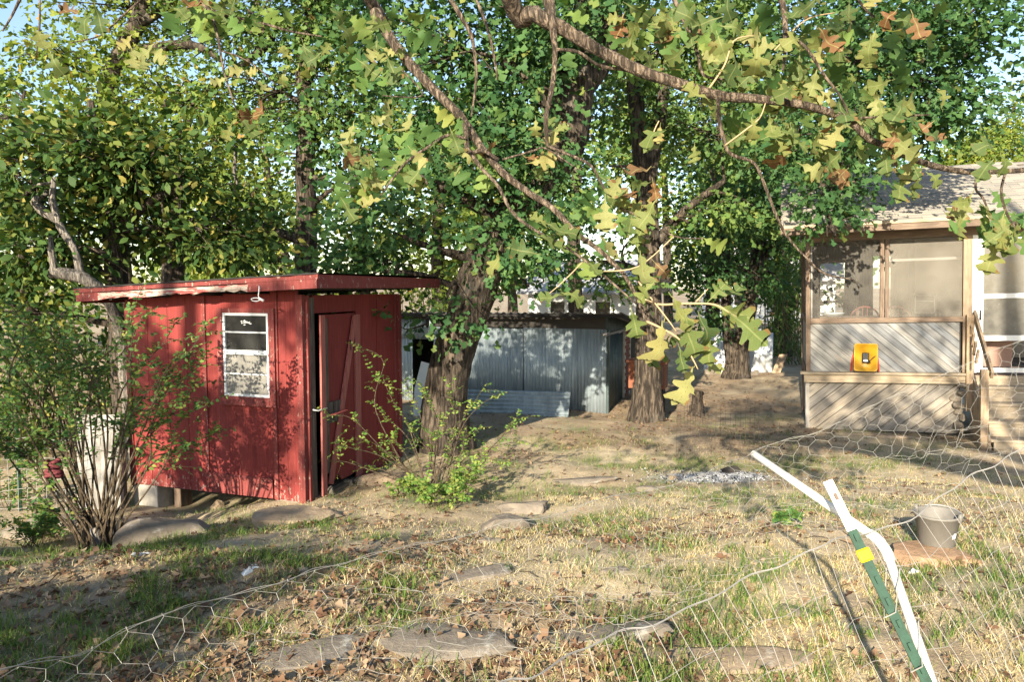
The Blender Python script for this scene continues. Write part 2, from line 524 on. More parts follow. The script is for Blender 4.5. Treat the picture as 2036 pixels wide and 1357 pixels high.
M['white'] = plain('white_paint', (0.72, 0.72, 0.7), 0.5, var=0.15)
M['white_metal'] = plain('white_aluminium', (0.66, 0.67, 0.68), 0.4, 0.2, 0.2)
M['pvc'] = plain('white_pvc', (0.58, 0.57, 0.54), 0.45, var=0.4, spec=0.5)
M['post_green'] = plain('green_post_paint', (0.014, 0.05, 0.032), 0.5, var=0.8, sc=45)
M['yellow'] = plain('yellow_plastic', (0.46, 0.25, 0.012), 0.45, var=0.1, spec=0.5)
M['red_plastic'] = plain('red_plastic', (0.4, 0.04, 0.02), 0.45, var=0.2)
M['black'] = plain('black_plastic', (0.015, 0.015, 0.016), 0.4, var=0.3)
M['tar'] = plain('tar_paper', (0.03, 0.028, 0.027), 0.9, var=0.5, bump=0.5)
M['wire'] = plain('galvanised_wire', (0.3, 0.29, 0.265), 0.55, 0.1, 0.5)
M['wire_dark'] = plain('rusty_wire', (0.13, 0.095, 0.075), 0.7, 0.2, 0.4, 20)
M['wire_grey'] = plain('grey_wire', (0.3, 0.29, 0.28), 0.55, 0.2, 0.4, 20)
M['concrete'] = plain('concrete', (0.42, 0.39, 0.34), 0.9, var=0.5, bump=0.4, sc=12)
M['bucket'] = plain('grey_rubber', (0.16, 0.15, 0.135), 0.6, var=0.25, sc=8)
M['brick'] = plain('brick', (0.2, 0.075, 0.05), 0.9, var=0.5, sc=14, bump=0.4)
M['rust'] = plain('rusty_box', (0.22, 0.08, 0.045), 0.8, var=0.6, sc=10, bump=0.3)
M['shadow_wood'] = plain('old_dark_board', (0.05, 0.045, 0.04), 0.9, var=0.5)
M['wall_tan'] = plain('tan_siding', (0.36, 0.3, 0.23), 0.8, var=0.25, sc=2)
M['cushion'] = plain('pink_wicker', (0.3, 0.19, 0.15), 0.8, var=0.5, sc=60, bump=0.6)
M['chair'] = plain('maroon_chair', (0.2, 0.07, 0.06), 0.5, var=0.3)
M['bowl'] = plain('pale_bowl', (0.6, 0.66, 0.7), 0.4, var=0.1)
M['ash'] = plain('ash', (0.55, 0.56, 0.57), 0.95, var=0.9, sc=25, bump=0.8)
M['char'] = plain('charred_wood', (0.035, 0.03, 0.027), 0.95, var=0.7, sc=25, bump=0.9)
M['house_white'] = plain('house_white', (0.66, 0.67, 0.68), 0.8, var=0.15, sc=2)
M['house_roof'] = plain('house_roof', (0.38, 0.38, 0.4), 0.85, var=0.35, sc=9)
M['knot_red'] = plain('maroon_twine', (0.12, 0.025, 0.03), 0.8, var=0.5, sc=40, bump=0.5)
M['orange_leaf'] = plain('orange_leaf', (0.4, 0.17, 0.04), 0.7, var=0.4)

# rock
def rock_mat(name, a, b, lich):
    t = NT(name)
    v = t.coord((1, 1, 1.6))
    n = t.noise(v, 3.0, 8, 0.65, 0.4)
    c = t.ramp(n, [(0.3, a), (0.68, b)])
    l = t.noise(v, 7.0, 5, 0.7)
    c = t.mix(t.ramp(l, [(0.6, 0), (0.68, 0.7)]), c, lich)
    t.col(c); t.rough(0.92); t.bump(t.noise(v, 14, 8, 0.7), 0.7, 0.02)
    return t.m
M['rock'] = rock_mat('sandstone_grey', (0.1, 0.085, 0.07), (0.25, 0.21, 0.165), (0.36, 0.345, 0.31))
M['rock_tan'] = rock_mat('sandstone_tan', (0.2, 0.145, 0.095), (0.36, 0.275, 0.19), (0.4, 0.35, 0.28))
M['rock_red'] = rock_mat('sandstone_rust', (0.26, 0.155, 0.09), (0.38, 0.25, 0.155), (0.36, 0.3, 0.22))

# fly screen: a woven mesh that lets about half of the light through
t = NT('fly_screen')
tr = t.new('ShaderNodeBsdfTransparent')
mx = t.new('ShaderNodeMixShader')
d = t.noise(t.coord((1, 1, 1)), 1.7, 3)
t.L(t.ramp(d, [(0.3, 0.13), (0.7, 0.24)]), mx.inputs['Fac'])
t.col((0.22, 0.205, 0.18)); t.rough(0.7)
t.L(tr.outputs[0], mx.inputs[1]); t.L(t.b.outputs[0], mx.inputs[2]); t.L(mx.outputs[0], t.out.inputs['Surface'])
M['screen'] = t.m
t = NT('screen_lit_tone')  # right fly screen: denser mix paints in its pale sunlit look
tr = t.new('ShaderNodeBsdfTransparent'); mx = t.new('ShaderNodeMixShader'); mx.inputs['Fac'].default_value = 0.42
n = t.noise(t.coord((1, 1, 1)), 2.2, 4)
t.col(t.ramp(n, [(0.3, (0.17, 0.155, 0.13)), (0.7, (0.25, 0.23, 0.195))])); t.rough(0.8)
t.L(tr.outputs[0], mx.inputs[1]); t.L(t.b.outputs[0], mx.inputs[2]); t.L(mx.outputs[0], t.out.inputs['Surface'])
M['screen_lit_tone'] = t.m
# window glass, dusty
def glass_mat(name, dust, tint=(0.02, 0.022, 0.024)):
    t = NT(name)
    n = t.noise(t.coord((1, 1, 1)), 6, 6, 0.7)
    n2 = t.noise(t.coord((1, 1, 1)), 45, 3, 0.7)
    c = t.mix(t.ramp(n, [(0.35, dust * 0.5), (0.75, dust)]), tint, (0.4, 0.38, 0.34))
    c = t.mix(t.ramp(n2, [(0.68, 0), (0.74, 0.45)]), c, (0.5, 0.5, 0.48))
    t.col(c); t.rough(t.ramp(n, [(0.3, 0.05), (0.8, 0.3)]))
    t.b.inputs['Specular IOR Level'].default_value = 0.4
    return t.m
M['glass'] = glass_mat('window_glass', 0.06, (0.008, 0.009, 0.01))
M['glass_dusty'] = glass_mat('window_glass_dusty', 0.55, (0.06, 0.06, 0.058))
M['glass_door'] = glass_mat('door_glass', 0.3, (0.05, 0.05, 0.045))

# shingles
t = NT('asphalt_shingle')
n = t.noise(t.coord((1, 1, 1)), 70, 4, 0.8)
c = t.mix(0.6, (0.27, 0.255, 0.225), t.ramp(n, [(0.3, (0.13, 0.12, 0.11)), (0.7, (0.44, 0.41, 0.36))]))
c = t.mix(0.8, c, t.ramp(t.objrand(), [(0, (0.72, 0.72, 0.73)), (0.6, (1, 0.98, 0.95)), (1, (1.25, 1.2, 1.1))]), 'MULTIPLY')
t.col(c); t.rough(0.95)
M['shingle'] = t.m
# ================================================================== GROUND
rng = np.random.default_rng(7)
R = random.Random(11)

def mask_green(x, y):
    m = sstep(0.44, 0.62, fbm(x * 1.1 + 3, y * 1.1, 21)) * sstep(0.35, 0.6, fbm(x * 4, y * 4, 27))
    left = 0.65 + 1.1 * (1 - sstep(-1.8, 0.3, x)) * sstep(3.0, 4.0, y) * (1 - sstep(6.2, 7.2, y))
    strip = 1.3 * np.exp(-((y - 9.6) / 0.35) ** 2) * sstep(0.5, 1.2, x) * (1 - sstep(4.5, 6.5, x)) * sstep(0.3, 0.5, fbm(x * 3, y * 3, 5))
    m = m * left + strip
    return np.clip(m * (1 - sstep(13, 18, y)), 0, 1)

def mask_straw(x, y):
    m = 0.42 + 0.75 * sstep(-0.6, 1.4, x + 0.25 * (y - 3.5)) * (1 - sstep(8.0, 10.0, y))
    m = m * sstep(0.28, 0.55, fbm(x * 1.6, y * 1.6 + 4, 33))
    m = m * (1 - 0.85 * np.exp(-(((x + 0.3) / 1.6) ** 2 + ((y - 8.6) / 1.3) ** 2)))
    m = m * (1 - 0.9 * np.exp(-(((x - 2.45) / 0.9) ** 2 + ((y - 8.75) / 0.42) ** 2)))
    return np.clip(m * (1 - 0.7 * sstep(10, 14, y)), 0, 1)

def mask_litter(x, y):
    m = sstep(0.34, 0.6, fbm(x * 0.9 + 9, y * 0.9, 41))
    m = m * (0.3 + 0.65 * (1 - sstep(0.2, 2.4, x)) * (1 - sstep(5.8, 7.5, y)) + 0.9 * sstep(9.3, 11.5, y))
    return np.clip(m, 0, 1)

ash_c = G(1425, 955)
def mask_ash(x, y):
    d = np.sqrt(((x - ash_c.x) / 0.85) ** 2 + ((y - ash_c.y) / 0.42) ** 2)
    return np.clip((1 - sstep(0.5, 1.1, d + 0.5 * (fbm(x * 3, y * 3, 90) - 0.5))), 0, 1)

def lin(a, b, n): return list(np.linspace(a, b, n, endpoint=False))
xs = np.array(lin(-400, -60, 6) + lin(-60, -12, 16) + lin(-12, -6.5, 22) + lin(-6.5, 7.5, 340) + lin(7.5, 14, 26) + lin(14, 60, 16) + lin(60, 401, 6) + [400])
ys = np.array(lin(-400, -40, 6) + lin(-40, -2, 12) + lin(-2, 1.0, 8) + lin(1.0, 5.5, 130) + lin(5.5, 11, 110) + lin(11, 22, 80) + lin(22, 60, 24) + lin(60, 900, 12) + [900])
XX, YY = np.meshgrid(xs, ys)
ZZ = gz(XX, YY)
ZZ = ZZ + 0.012 * (fbm(XX * 9, YY * 9, 55) - 0.5) * (np.abs(XX) < 9) + 0.03 * mask_ash(XX, YY) * fbm(XX * 6, YY * 6, 77)
nx, ny = len(xs), len(ys)
V = np.stack([XX.ravel(), YY.ravel(), ZZ.ravel()], 1)
idx = np.arange(nx * ny).reshape(ny, nx)
F = np.stack([idx[:-1, :-1].ravel(), idx[:-1, 1:].ravel(), idx[1:, 1:].ravel(), idx[1:, :-1].ravel()], 1)
gm = raw_mesh('ground', V, F, True)
at = gm.color_attributes.new('cover', 'FLOAT_COLOR', 'POINT')
cov = np.stack([mask_green(XX, YY).ravel(), mask_straw(XX, YY).ravel(), mask_litter(XX, YY).ravel(), mask_ash(XX, YY).ravel()], 1)
at.data.foreach_set('color', np.ascontiguousarray(cov, np.float32).ravel())

t = NT('ground')
v = t.coord((1, 1, 1))
an = t.new('ShaderNodeVertexColor'); an.layer_name = 'cover'
sp = t.new('ShaderNodeSeparateColor'); t.L(an.outputs['Color'], sp.inputs['Color'])
n1 = t.noise(v, 1.1, 6, 0.6); n2 = t.noise(v, 9, 8, 0.7); n3 = t.noise(v, 55, 4, 0.7)
c = t.ramp(n1, [(0.3, (0.27, 0.205, 0.13)), (0.5, (0.4, 0.32, 0.215)), (0.72, (0.5, 0.42, 0.3))])
c = t.mix(0.55, c, t.ramp(n2, [(0.3, (0.55, 0.52, 0.5)), (0.6, (1.05, 1.05, 1.05)), (0.8, (1.25, 1.22, 1.15))]), 'MULTIPLY')
c = t.mix(0.5, c, t.ramp(n3, [(0.35, (0.62, 0.6, 0.58)), (0.65, (1.2, 1.2, 1.2))]), 'MULTIPLY')
c = t.mix(t.math('MULTIPLY', sp.outputs[1], 0.75), c, t.ramp(n3, [(0.3, (0.29, 0.23, 0.14)), (0.7, (0.52, 0.44, 0.29))]))
c = t.mix(t.math('MULTIPLY', sp.outputs[0], 0.7), c, t.ramp(n3, [(0.3, (0.07, 0.09, 0.03)), (0.7, (0.16, 0.18, 0.06))]))
c = t.mix(t.math('MULTIPLY', sp.outputs[2], 0.45), c, t.ramp(n2, [(0.35, (0.09, 0.05, 0.03)), (0.7, (0.24, 0.14, 0.085))]))
ashc = t.ramp(t.noise(v, 22, 6, 0.8), [(0.36, (0.04, 0.04, 0.042)), (0.5, (0.3, 0.3, 0.31)), (0.62, (0.66, 0.67, 0.68))])
c = t.mix(an.outputs['Alpha'], c, ashc)
t.col(c); t.rough(0.95)
hh = t.math('ADD', t.math('MULTIPLY', n2, 1.0), t.math('MULTIPLY', n3, 0.6))
t.bump(hh, 0.55, 0.03)
M['ground'] = t.m
ground = link('ground', gm, M['ground'])
tag(ground, kind='structure')

# ------------------------------------------------------------------ grass blades
def blades(name, pts, hmin, hmax, w, mat, seed, lean=0.8):
    r = np.random.default_rng(seed)
    n = len(pts)
    h = r.uniform(hmin, hmax, n); a = r.uniform(0, 2 * np.pi, n); ln = r.uniform(0.2, lean, n) * h
    b = r.uniform(0, 2 * np.pi, n)
    p = pts
    dx, dy = np.cos(a), np.sin(a)
    ex, ey = np.cos(b) * w / 2, np.sin(b) * w / 2
    V = np.zeros((n, 5, 3))
    z0 = p[:, 2] - 0.004
    V[:, 0] = np.stack([p[:, 0] - ex, p[:, 1] - ey, z0], 1)
    V[:, 1] = np.stack([p[:, 0] + ex, p[:, 1] + ey, z0], 1)
    m = 0.55
    mx, my, mz = p[:, 0] + dx * ln * 0.3, p[:, 1] + dy * ln * 0.3, p[:, 2] + h * m
    V[:, 2] = np.stack([mx + ex * 0.75, my + ey * 0.75, mz], 1)
    V[:, 3] = np.stack([mx - ex * 0.75, my - ey * 0.75, mz], 1)
    V[:, 4] = np.stack([p[:, 0] + dx * ln, p[:, 1] + dy * ln, p[:, 2] + h * r.uniform(0.7, 1.0, n)], 1)
    base = np.arange(n)[:, None] * 5
    F = np.concatenate([base + np.array([0, 1, 2]), base + np.array([0, 2, 3]), base + np.array([3, 2, 4])], 0)
    me = raw_mesh(name, V.reshape(-1, 3), F)
    return link(name, me, mat)

def scatter_ground(n, x0, x1, y0, y1, dens, seed, near=1.0):
    r = np.random.default_rng(seed)
    u = r.uniform(0, 1, n)
    y = y0 * (y1 / y0) ** u          # more of them close by
    x = r.uniform(-1, 1, n) * (y * 0.75 + 0.6) * 1.0 + 0.0
    k = dens(x, y) > r.uniform(0, 1, n)
    x, y = x[k], y[k]
    k = (x > x0) & (x < x1)
    x, y = x[k], y[k]
    return np.stack([x, y, gz(x, y)], 1)

# footprints that stay free of grass
def free(x, y):
    c19, s19 = math.cos(rad(19.2)), math.sin(rad(19.2))
    lx = (x + 2.23) * c19 - (y - 8.0) * s19
    ly = (x + 2.23) * s19 + (y - 8.0) * c19
    a = (lx > -2.6) & (lx < 0.05) & (ly > -0.02) & (ly < 2.4)
    c2, s2 = math.cos(rad(20)), math.sin(rad(20))
    px = (x - 4.78) * c2 - (y - 12.0) * s2
    py = (x - 4.78) * s2 + (y - 12.0) * c2
    b = (px > -0.05) & (px < 4.6) & (py > -0.05)
    return np.where(a | b, 0.0, 1.0)

def tufts(x, y): return sstep(0.42, 0.7, vnoise(x * 9, y * 9, 61))
p = scatter_ground(300000, -9, 10, 1.6, 12, lambda x, y: mask_straw(x, y) * (0.25 + 0.75 * tufts(x, y)) * (0.25 + 0.75 * sstep(.38, .6, fbm(x * 2.6, y * 2.6, 71))) * free(x, y), 1)
tag(blades('dry_grass', p, 0.012, 0.048, 0.0045, M['grass_dry'], 2, 2.2), 'dry straw coloured grass covering the yard', 'grass', kind='stuff')
p = scatter_ground(170000, -9, 10, 1.6, 11, lambda x, y: np.clip(.42 + .45 * mask_straw(x, y) * (1 - .6 * mask_green(x, y)), 0, 1) * (0.3 + 0.7 * sstep(.4, .6, fbm(x * 3.1, y * 3.1, 72))) * free(x, y) * (1 - mask_ash(x, y)), 9)
p[:, 2] += .006
tag(blades('matted_straw', p, 0.003, 0.012, 0.0035, M['grass_dry'], 10, 9.0), 'flattened dead straw matted over the bare soil', 'straw', kind='stuff')
p = scatter_ground(200000, -9, 10, 1.6, 14, lambda x, y: np.clip(mask_green(x, y) * (0.3 + 0.9 * tufts(x, y)) + 0.06 * tufts(x, y), 0, 1) * free(x, y) * (1 - mask_ash(x, y)), 3)
tag(blades('green_grass', p, 0.03, 0.10, 0.005, M['grass_green'], 4, 1.0), 'short green grass growing in scattered patches', 'grass', kind='stuff')
# ================================================================== LEAVES AND TREES
def oak_outline():
    return [(0.012, 0.0), (0.03, 0.13), (0.12, 0.20), (0.15, 0.27), (0.08, 0.34), (0.10, 0.40), (0.30, 0.47), (0.345, 0.55), (0.30, 0.60),
            (0.15, 0.60), (0.14, 0.67), (0.29, 0.77), (0.31, 0.86), (0.23, 0.90), (0.12, 0.86), (0.09, 0.95), (0.0, 1.0)]

def oak_leaf_mesh(name, seed, mat, curl=0.25, fold=0.25, stalk=True):
    r = random.Random(seed)
    vs = []; fs = []
    o = oak_outline()
    j = [(x * r.uniform(0.75, 1.2), y + r.uniform(-0.015, 0.015)) for x, y in o]
    k = [(x * r.uniform(0.75, 1.2), y + r.uniform(-0.015, 0.015)) for x, y in o]
    bend = r.uniform(-curl, curl) * 2; tw = r.uniform(-0.5, 0.5) * curl
    def put(x, y):
        z = abs(x) * fold + bend * (y - 0.4) ** 2 - 0.4 * bend * 0.1 + tw * x * y + 0.10 * curl * math.sin(9 * y + 3 * x + seed)
        return (x, y, z)
    n = len(o)
    for i in range(n):
        vs.append(put(0, 0.5 * (j[i][1] + k[i][1])))
        vs.append(put(j[i][0], j[i][1])); vs.append(put(-k[i][0], k[i][1]))
    for i in range(n - 1):
        a = 3 * i; b = 3 * (i + 1)
        if i < n - 2:
            fs += [(a, a + 1, b + 1, b), (a + 2, a, b, b + 2)]
        else:
            fs += [(a, a + 1, b), (a + 2, a, b)]
    if stalk:
        q = len(vs)
        vs += [(-0.012, 0.02, 0), (0.012, 0.02, 0), (0.008, -0.14, -0.02), (-0.008, -0.14, -0.02)]
        fs += [(q, q + 1, q + 2, q + 3)]
    me = bpy.data.meshes.new(name)
    me.from_pydata(vs, [], fs)
    for pl in me.polygons: pl.use_smooth = True
    me.materials.append(mat)
    return me

# small leaf templates for whole crowns: (verts, tris)
T_OAK = (np.array([(0, 0, 0), (.20, .26, .05), (.08, .44, .0), (.36, .74, .08), (0, 1, -.06), (-.36, .70, .07), (-.08, .44, .0), (-.20, .26, .05)], float),
         np.array([(0, 1, 7), (1, 2, 6), (1, 6, 7), (2, 3, 4), (2, 4, 6), (4, 5, 6)]))
T_OVAL = (np.array([(0, 0, 0), (.24, .35, .05), (.2, .68, .04), (0, 1, -.05), (-.2, .68, .04), (-.24, .35, .05)], float),
          np.array([(0, 1, 5), (1, 2, 4), (1, 4, 5), (2, 3, 4)]))
T_QUAD = (np.array([(0, 0, 0), (.34, .55, .06), (0, 1, -.05), (-.34, .5, .06)], float),
          np.array([(0, 1, 2), (0, 2, 3)]))
T_BLADE = (np.array([(0, 0, 0), (.09, .45, .02), (0, 1, -.12), (-.09, .45, .02)], float),
           np.array([(0, 1, 2), (0, 2, 3)]))

def scatter_mesh(name, tmpl, pos, ydir, nrm, size):
    """place the template with its +Y along ydir and +Z along nrm"""
    tv, tf = tmpl
    y = ydir / (np.linalg.norm(ydir, axis=1, keepdims=True) + 1e-9)
    x = np.cross(y, nrm); x /= (np.linalg.norm(x, axis=1, keepdims=True) + 1e-9)
    z = np.cross(x, y)
    n = len(pos); k = len(tv)
    V = pos[:, None, :] + size[:, None, None] * (tv[None, :, 0, None] * x[:, None, :] + tv[None, :, 1, None] * y[:, None, :] + tv[None, :, 2, None] * z[:, None, :])
    F = (np.arange(n)[:, None, None] * k + tf[None]).reshape(-1, tf.shape[1])
    return raw_mesh(name, V.reshape(-1, 3), F)

def smooth_path(pts, per=5):
    """Catmull-Rom through (Vector, radius) pairs"""
    P_ = [Vector(p[0]) for p in pts]; r_ = [p[1] for p in pts]
    out = []; rr = []
    n = len(P_)
    for i in range(n - 1):
        p0 = P_[max(i-1, 0)]; p1 = P_[i]; p2 = P_[i+1]; p3 = P_[min(i+2, n-1)]
        for k in range(per):
            t = k / per
            q = 0.5 * ((2*p1) + (p2-p0)*t + (2*p0-5*p1+4*p2-p3)*t*t + (3*p1-p0-3*p2+p3)*t**3)
            out.append(q); rr.append(r_[i] * (1-t) + r_[i+1] * t)
    out.append(P_[-1]); rr.append(r_[-1])
    return out, rr

def crown_arrays(blobs, clusters, per, leaf, seed, droop=0.35, shell=2.3, spread=0.22, sprayn=5):
    r = np.random.default_rng(seed)
    vol = np.array([b[1][0] * b[1][1] * b[1][2] for b in blobs]) ** 0.8
    pick = r.choice(len(blobs), clusters, p=vol / vol.sum())
    d = r.normal(size=(clusters, 3)); d /= np.linalg.norm(d, axis=1, keepdims=True)
    rr = r.uniform(0, 1, clusters) ** (1 / shell)
    # lumpy outline
    lump = 1 + 0.28 * np.sin(d[:, 0] * 5 + pick * 2.1) * np.sin(d[:, 2] * 6 + pick) + 0.15 * r.normal(size=clusters)
    C = np.array([b[0] for b in blobs])[pick]; S = np.array([b[1] for b in blobs])[pick]
    cc = C + d * S * (rr * lump)[:, None]
    # leaf clusters sit in sprays along the same bough, which leaves gaps between
    ns = max(1, clusters // sprayn)
    home = r.integers(0, ns, clusters)
    same = np.minimum(home, clusters - 1)
    pick = pick[same]
    cc = cc[same] + r.normal(size=(clusters, 3)) * np.array([.30, .30, .13]) * (0.6 + S[same] * 0.45)
    d = d[same]
    out = d * 0.8 + r.normal(size=d.shape) * 0.5; out[:, 2] -= droop
    out /= np.linalg.norm(out, axis=1, keepdims=True)
    n = clusters * per
    ci = np.repeat(np.arange(clusters), per)
    off = r.normal(size=(n, 3)) * np.array([spread, spread, spread * 0.6])
    off += out[ci] * (r.uniform(-0.5, 0.9, n) * spread * 1.3)[:, None]
    pos = cc[ci] + off
    yd = off * 1.2 + out[ci] * 0.22 + r.normal(size=(n, 3)) * 0.12; yd[:, 2] -= droop * 0.25
    nr = r.normal(size=(n, 3)) * 0.75; nr[:, 2] += 0.55
    nr += np.array([-0.12, -0.35, 0.0])
    size = leaf * r.uniform(0.6, 1.25, n)
    return pos, yd, nr, size, cc, pick

def make_tree(name, label, cat, trunk, limbs, blobs, clusters, per, leaf, mat, seed, tmpl=T_OAK, barkm='bark', group=None,
              droop=0.35, spread=0.22, twigs=160, extra=None, flare=0.0, seg=14, sprayn=5):
    """trunk, limbs: lists of (point, radius); blobs: (centre, radii)"""
    base = Vector(trunk[0][0])
    root = thing(name, label, cat, base, group=group)
    rr = random.Random(seed)
    pts, rads = smooth_path(trunk, 6)
    if flare:
        for i, q in enumerate(pts):
            h = (q - base).length
            rads[i] *= 1 + flare * math.exp(-h / 0.28)
    # knobbly trunk with root flare lobes
    mb = MB(base)
    n = len(pts); b0 = 0
    ref = None
    ph = [rr.uniform(0, 6.28) for _ in range(3)]
    for i in range(n):
        d = (pts[min(i+1, n-1)] - pts[max(i-1, 0)]).normalized()
        if ref is None: ref = d.orthogonal().normalized()
        ref = (ref - d * ref.dot(d)).normalized(); bb = d.cross(ref)
        h = (pts[i] - base).length
        for k in range(seg):
            a = 2 * math.pi * k / seg
            lob = 1 + (0.05 + 0.16 * (1 if flare else 0) * math.exp(-h / 0.3)) * math.sin(4 * a + ph[0]) + 0.04 * math.sin(2 * a + ph[1] + h * 3) + rr.uniform(-0.035, 0.035)
            mb.v.append(pts[i] + (ref * math.cos(a) + bb * math.sin(a)) * rads[i] * lob - base)
    for i in range(n - 1):
        for k in range(seg):
            k2 = (k + 1) % seg
            mb.f.append((i*seg+k, i*seg+k2, (i+1)*seg+k2, (i+1)*seg+k))
    mb.f.append(tuple((n-1)*seg + k for k in range(seg)))
    # bury the foot
    for k in range(seg): mb.v[k].z -= 0.15
    mb.build('trunk', M[barkm], root, True, fix=False)
    allp = [(p, r) for p, r in zip(pts, rads)]
    for lb in limbs:
        lp, lr = smooth_path(lb, 5)
        MB(base).tube(lp, lr, 9, rr, 0.12).build('limb', M[barkm], root, True, fix=False)
        allp += list(zip(lp, lr))
    if blobs and clusters:
        pos, yd, nr, size, cc, pick = crown_arrays(blobs, clusters, per, leaf, seed, droop, spread=spread, sprayn=sprayn)
        # boughs from the wood to each clump of foliage, then twigs to the leaf clusters
        A = np.array([tuple(p) for p, _ in allp]); AR = np.array([r for _, r in allp])
        for bi, (c, s) in enumerate(blobs):
            c = Vector(c)
            dd = np.linalg.norm(A - np.array(tuple(c)), axis=1) + 2.0 * np.maximum(0, A[:, 2] - c.z)
            k = int(np.argmin(dd)); q = Vector(A[k])
            mid = q.lerp(c, 0.5) + Vector((rr.uniform(-.2, .2), rr.uniform(-.2, .2), rr.uniform(0.0, .35)))
            r0 = min(AR[k] * 0.6, 0.035 + 0.02 * (c - q).length)
            pp, pr = smooth_path([(q, r0), (mid, r0 * 0.7), (c, r0 * 0.4)], 4)
            tw = MB(base); tw.tube(pp, pr, 5, rr, 0.2, False); bough = pp
            ids = np.nonzero(pick == bi)[0]
            for ii in ids[:max(2, int(twigs * len(ids) / max(1, clusters)))]:
                e = Vector(cc[ii]); f = bough[rr.randrange(len(bough) // 2, len(bough))]
                m = f.lerp(e, 0.5) + Vector((rr.uniform(-.15, .15), rr.uniform(-.15, .15), rr.uniform(-.1, .2)))
                pp, pr = smooth_path([(f, r0 * 0.3 + 0.004), (m, r0 * 0.2 + 0.003), (e, 0.003)], 3)
                tw.tube(pp, pr, 4, None, 0, False)
            tw.build('branch', M[barkm], root, True, fix=False)
        pos = pos - np.array(tuple(base))
        me = scatter_mesh('crown', tmpl, pos, yd, nr, size)
        link('crown', me, M[mat], root)
        if extra:
            eb, ec, em, es = extra
            pos, yd, nr, size, cc, pick = crown_arrays(eb, ec, per, leaf, es, droop, spread=spread)
            link('crown', scatter_mesh('crown', tmpl, pos - np.array(tuple(base)), yd, nr, size), M[em], root)
    return root

def B(px, py, D, rx, ry, rz):
    return (tuple(P(px, py, D)), (rx, ry, rz))
def PT(px, py, D, r):
    return (P(px, py, D), r)
# ================================================================== RED SHED
TH = rad(-19.2)
C0 = P(608, 1000, 8.0)
shed = thing('red_shed', 'small red board shed with a lean-to roof, a white window and a broken door', 'shed', C0, (0, 0, TH))
LW, LD, HT = 2.46, 2.23, 2.30          # left wall length, depth, height at the near corner
def roof_z(x): return 2.355 + (x - 0.40) * 0.047   # underside of fascia falls towards the left
# walls of the long side: plywood panels between battens
wx = [-2.46, -1.31, -0.41, -0.06]
z0s = [0.0, 0.0, 0.0]
for a, b in zip(wx[:-1], wx[1:]):
    mb = MB()
    if a == -1.31:     # the bay with the window opening
        zt = roof_z(a)
        mb.box(a, -1.04, 0.0, 0.03, 0.22, zt); mb.box(-0.42, b, 0.0, 0.03, 0.22, zt)
        mb.box(-1.04, -0.42, 0.0, 0.03, 0.22, 1.165); mb.box(-1.04, -0.42, 0.0, 0.03, 2.085, zt + 0.02)
    else:
        mb.prism([(a, 0.0), (b, 0.0), (b, roof_z(b) + 0.03), (a, roof_z(a) + 0.03)], 0.0, 0.03, lambda u, v, w: (u, w, v))
    mb.build('wall_panel', M['red'], shed)
MB().box(-1.30, -0.42, -0.012, 0.028, 0.005, 0.20).build('wall_panel', M['red_trim'], shed)
MB().box(-1.30, -0.42, -0.022, -0.001, 0.19, 0.235).build('batten', M['red_trim'], shed)
for x, w, za, zb in ((-2.43, 0.05, -0.02, None), (-1.31, 0.045, 0.0, None), (-0.365, 0.05, 0.0, 1.04), (-0.32, 0.02, 1.04, None), (-0.055, 0.03, -0.02, None)):
    MB().box(x - w/2, x + w/2, -0.020, -0.001, za, (zb or roof_z(x) + 0.02)).build('batten', M['red_trim'], shed)
MB().box(-0.045, 0.022, -0.032, 0.032, -0.03, 2.29).build('corner_board', M['red_trim'], shed)
# grooves of the plywood: narrow proud ribs
for x in (-2.15, -1.85, -1.58, -0.22):
    MB().box(x - 0.004, x + 0.004, -0.004, 0.001, 0.02, roof_z(x)).build('rib', M['red'], shed)
# window with casing (all pieces sit in one frame of their own)
WDX, WDZ = 0.045, 0.045
win = MB().box(-1.145, -1.075, -0.045, -0.021, 1.0, 2.09).build('window', M['red_trim'], shed)
MB().box(-0.455, -0.378, -0.045, -0.021, 1.0, 2.09).build('casing', M['red_trim'], win)
MB().box(-1.073, -0.457, -0.048, -0.021, 1.0, 1.10).build('casing', M['red_trim'], win)
MB().box(-1.073, -0.457, -0.040, -0.021, 2.04, 2.09).build('casing', M['red_trim'], win)
def frame(x0, x1, y0, y1, z0, z1, w, mb=None):
    mb = mb or MB()
    mb.box(x0, x0 + w, y0, y1, z0, z1); mb.box(x1 - w, x1, y0, y1, z0, z1)
    mb.box(x0 + w, x1 - w, y0 + .001, y1 - .001, z0, z0 + w); mb.box(x0 + w, x1 - w, y0 + .001, y1 - .001, z1 - w, z1)
    return mb
frame(-1.072, -0.458, -0.036, 0.01, 1.102, 2.038, 0.028).build('sash_frame', M['white_metal'], win)
MB().box(-1.045, -0.485, -0.043, -0.004, 1.575, 1.625).build('meeting_rail', M['white_metal'], win)
MB().box(-1.044, -0.486, -0.024, -0.010, 1.815, 1.832).build('glazing_bar', M['white_metal'], win)
MB().box(-1.044, -0.486, -0.030, -0.016, 1.348, 1.362).build('glazing_bar', M['white_metal'], win)
MB().box(-1.043, -0.487, -0.014, -0.010, 1.834, 2.008).build('pane', M['glass'], win)
MB().box(-1.043, -0.487, -0.014, -0.010, 1.626, 1.813).build('pane', M['glass'], win)
MB().box(-1.043, -0.487, -0.020, -0.016, 1.364, 1.574).build('pane', M['glass_dusty'], win)
MB().box(-1.043, -0.487, -0.020, -0.016, 1.131, 1.346).build('pane', M['glass_dusty'], win)
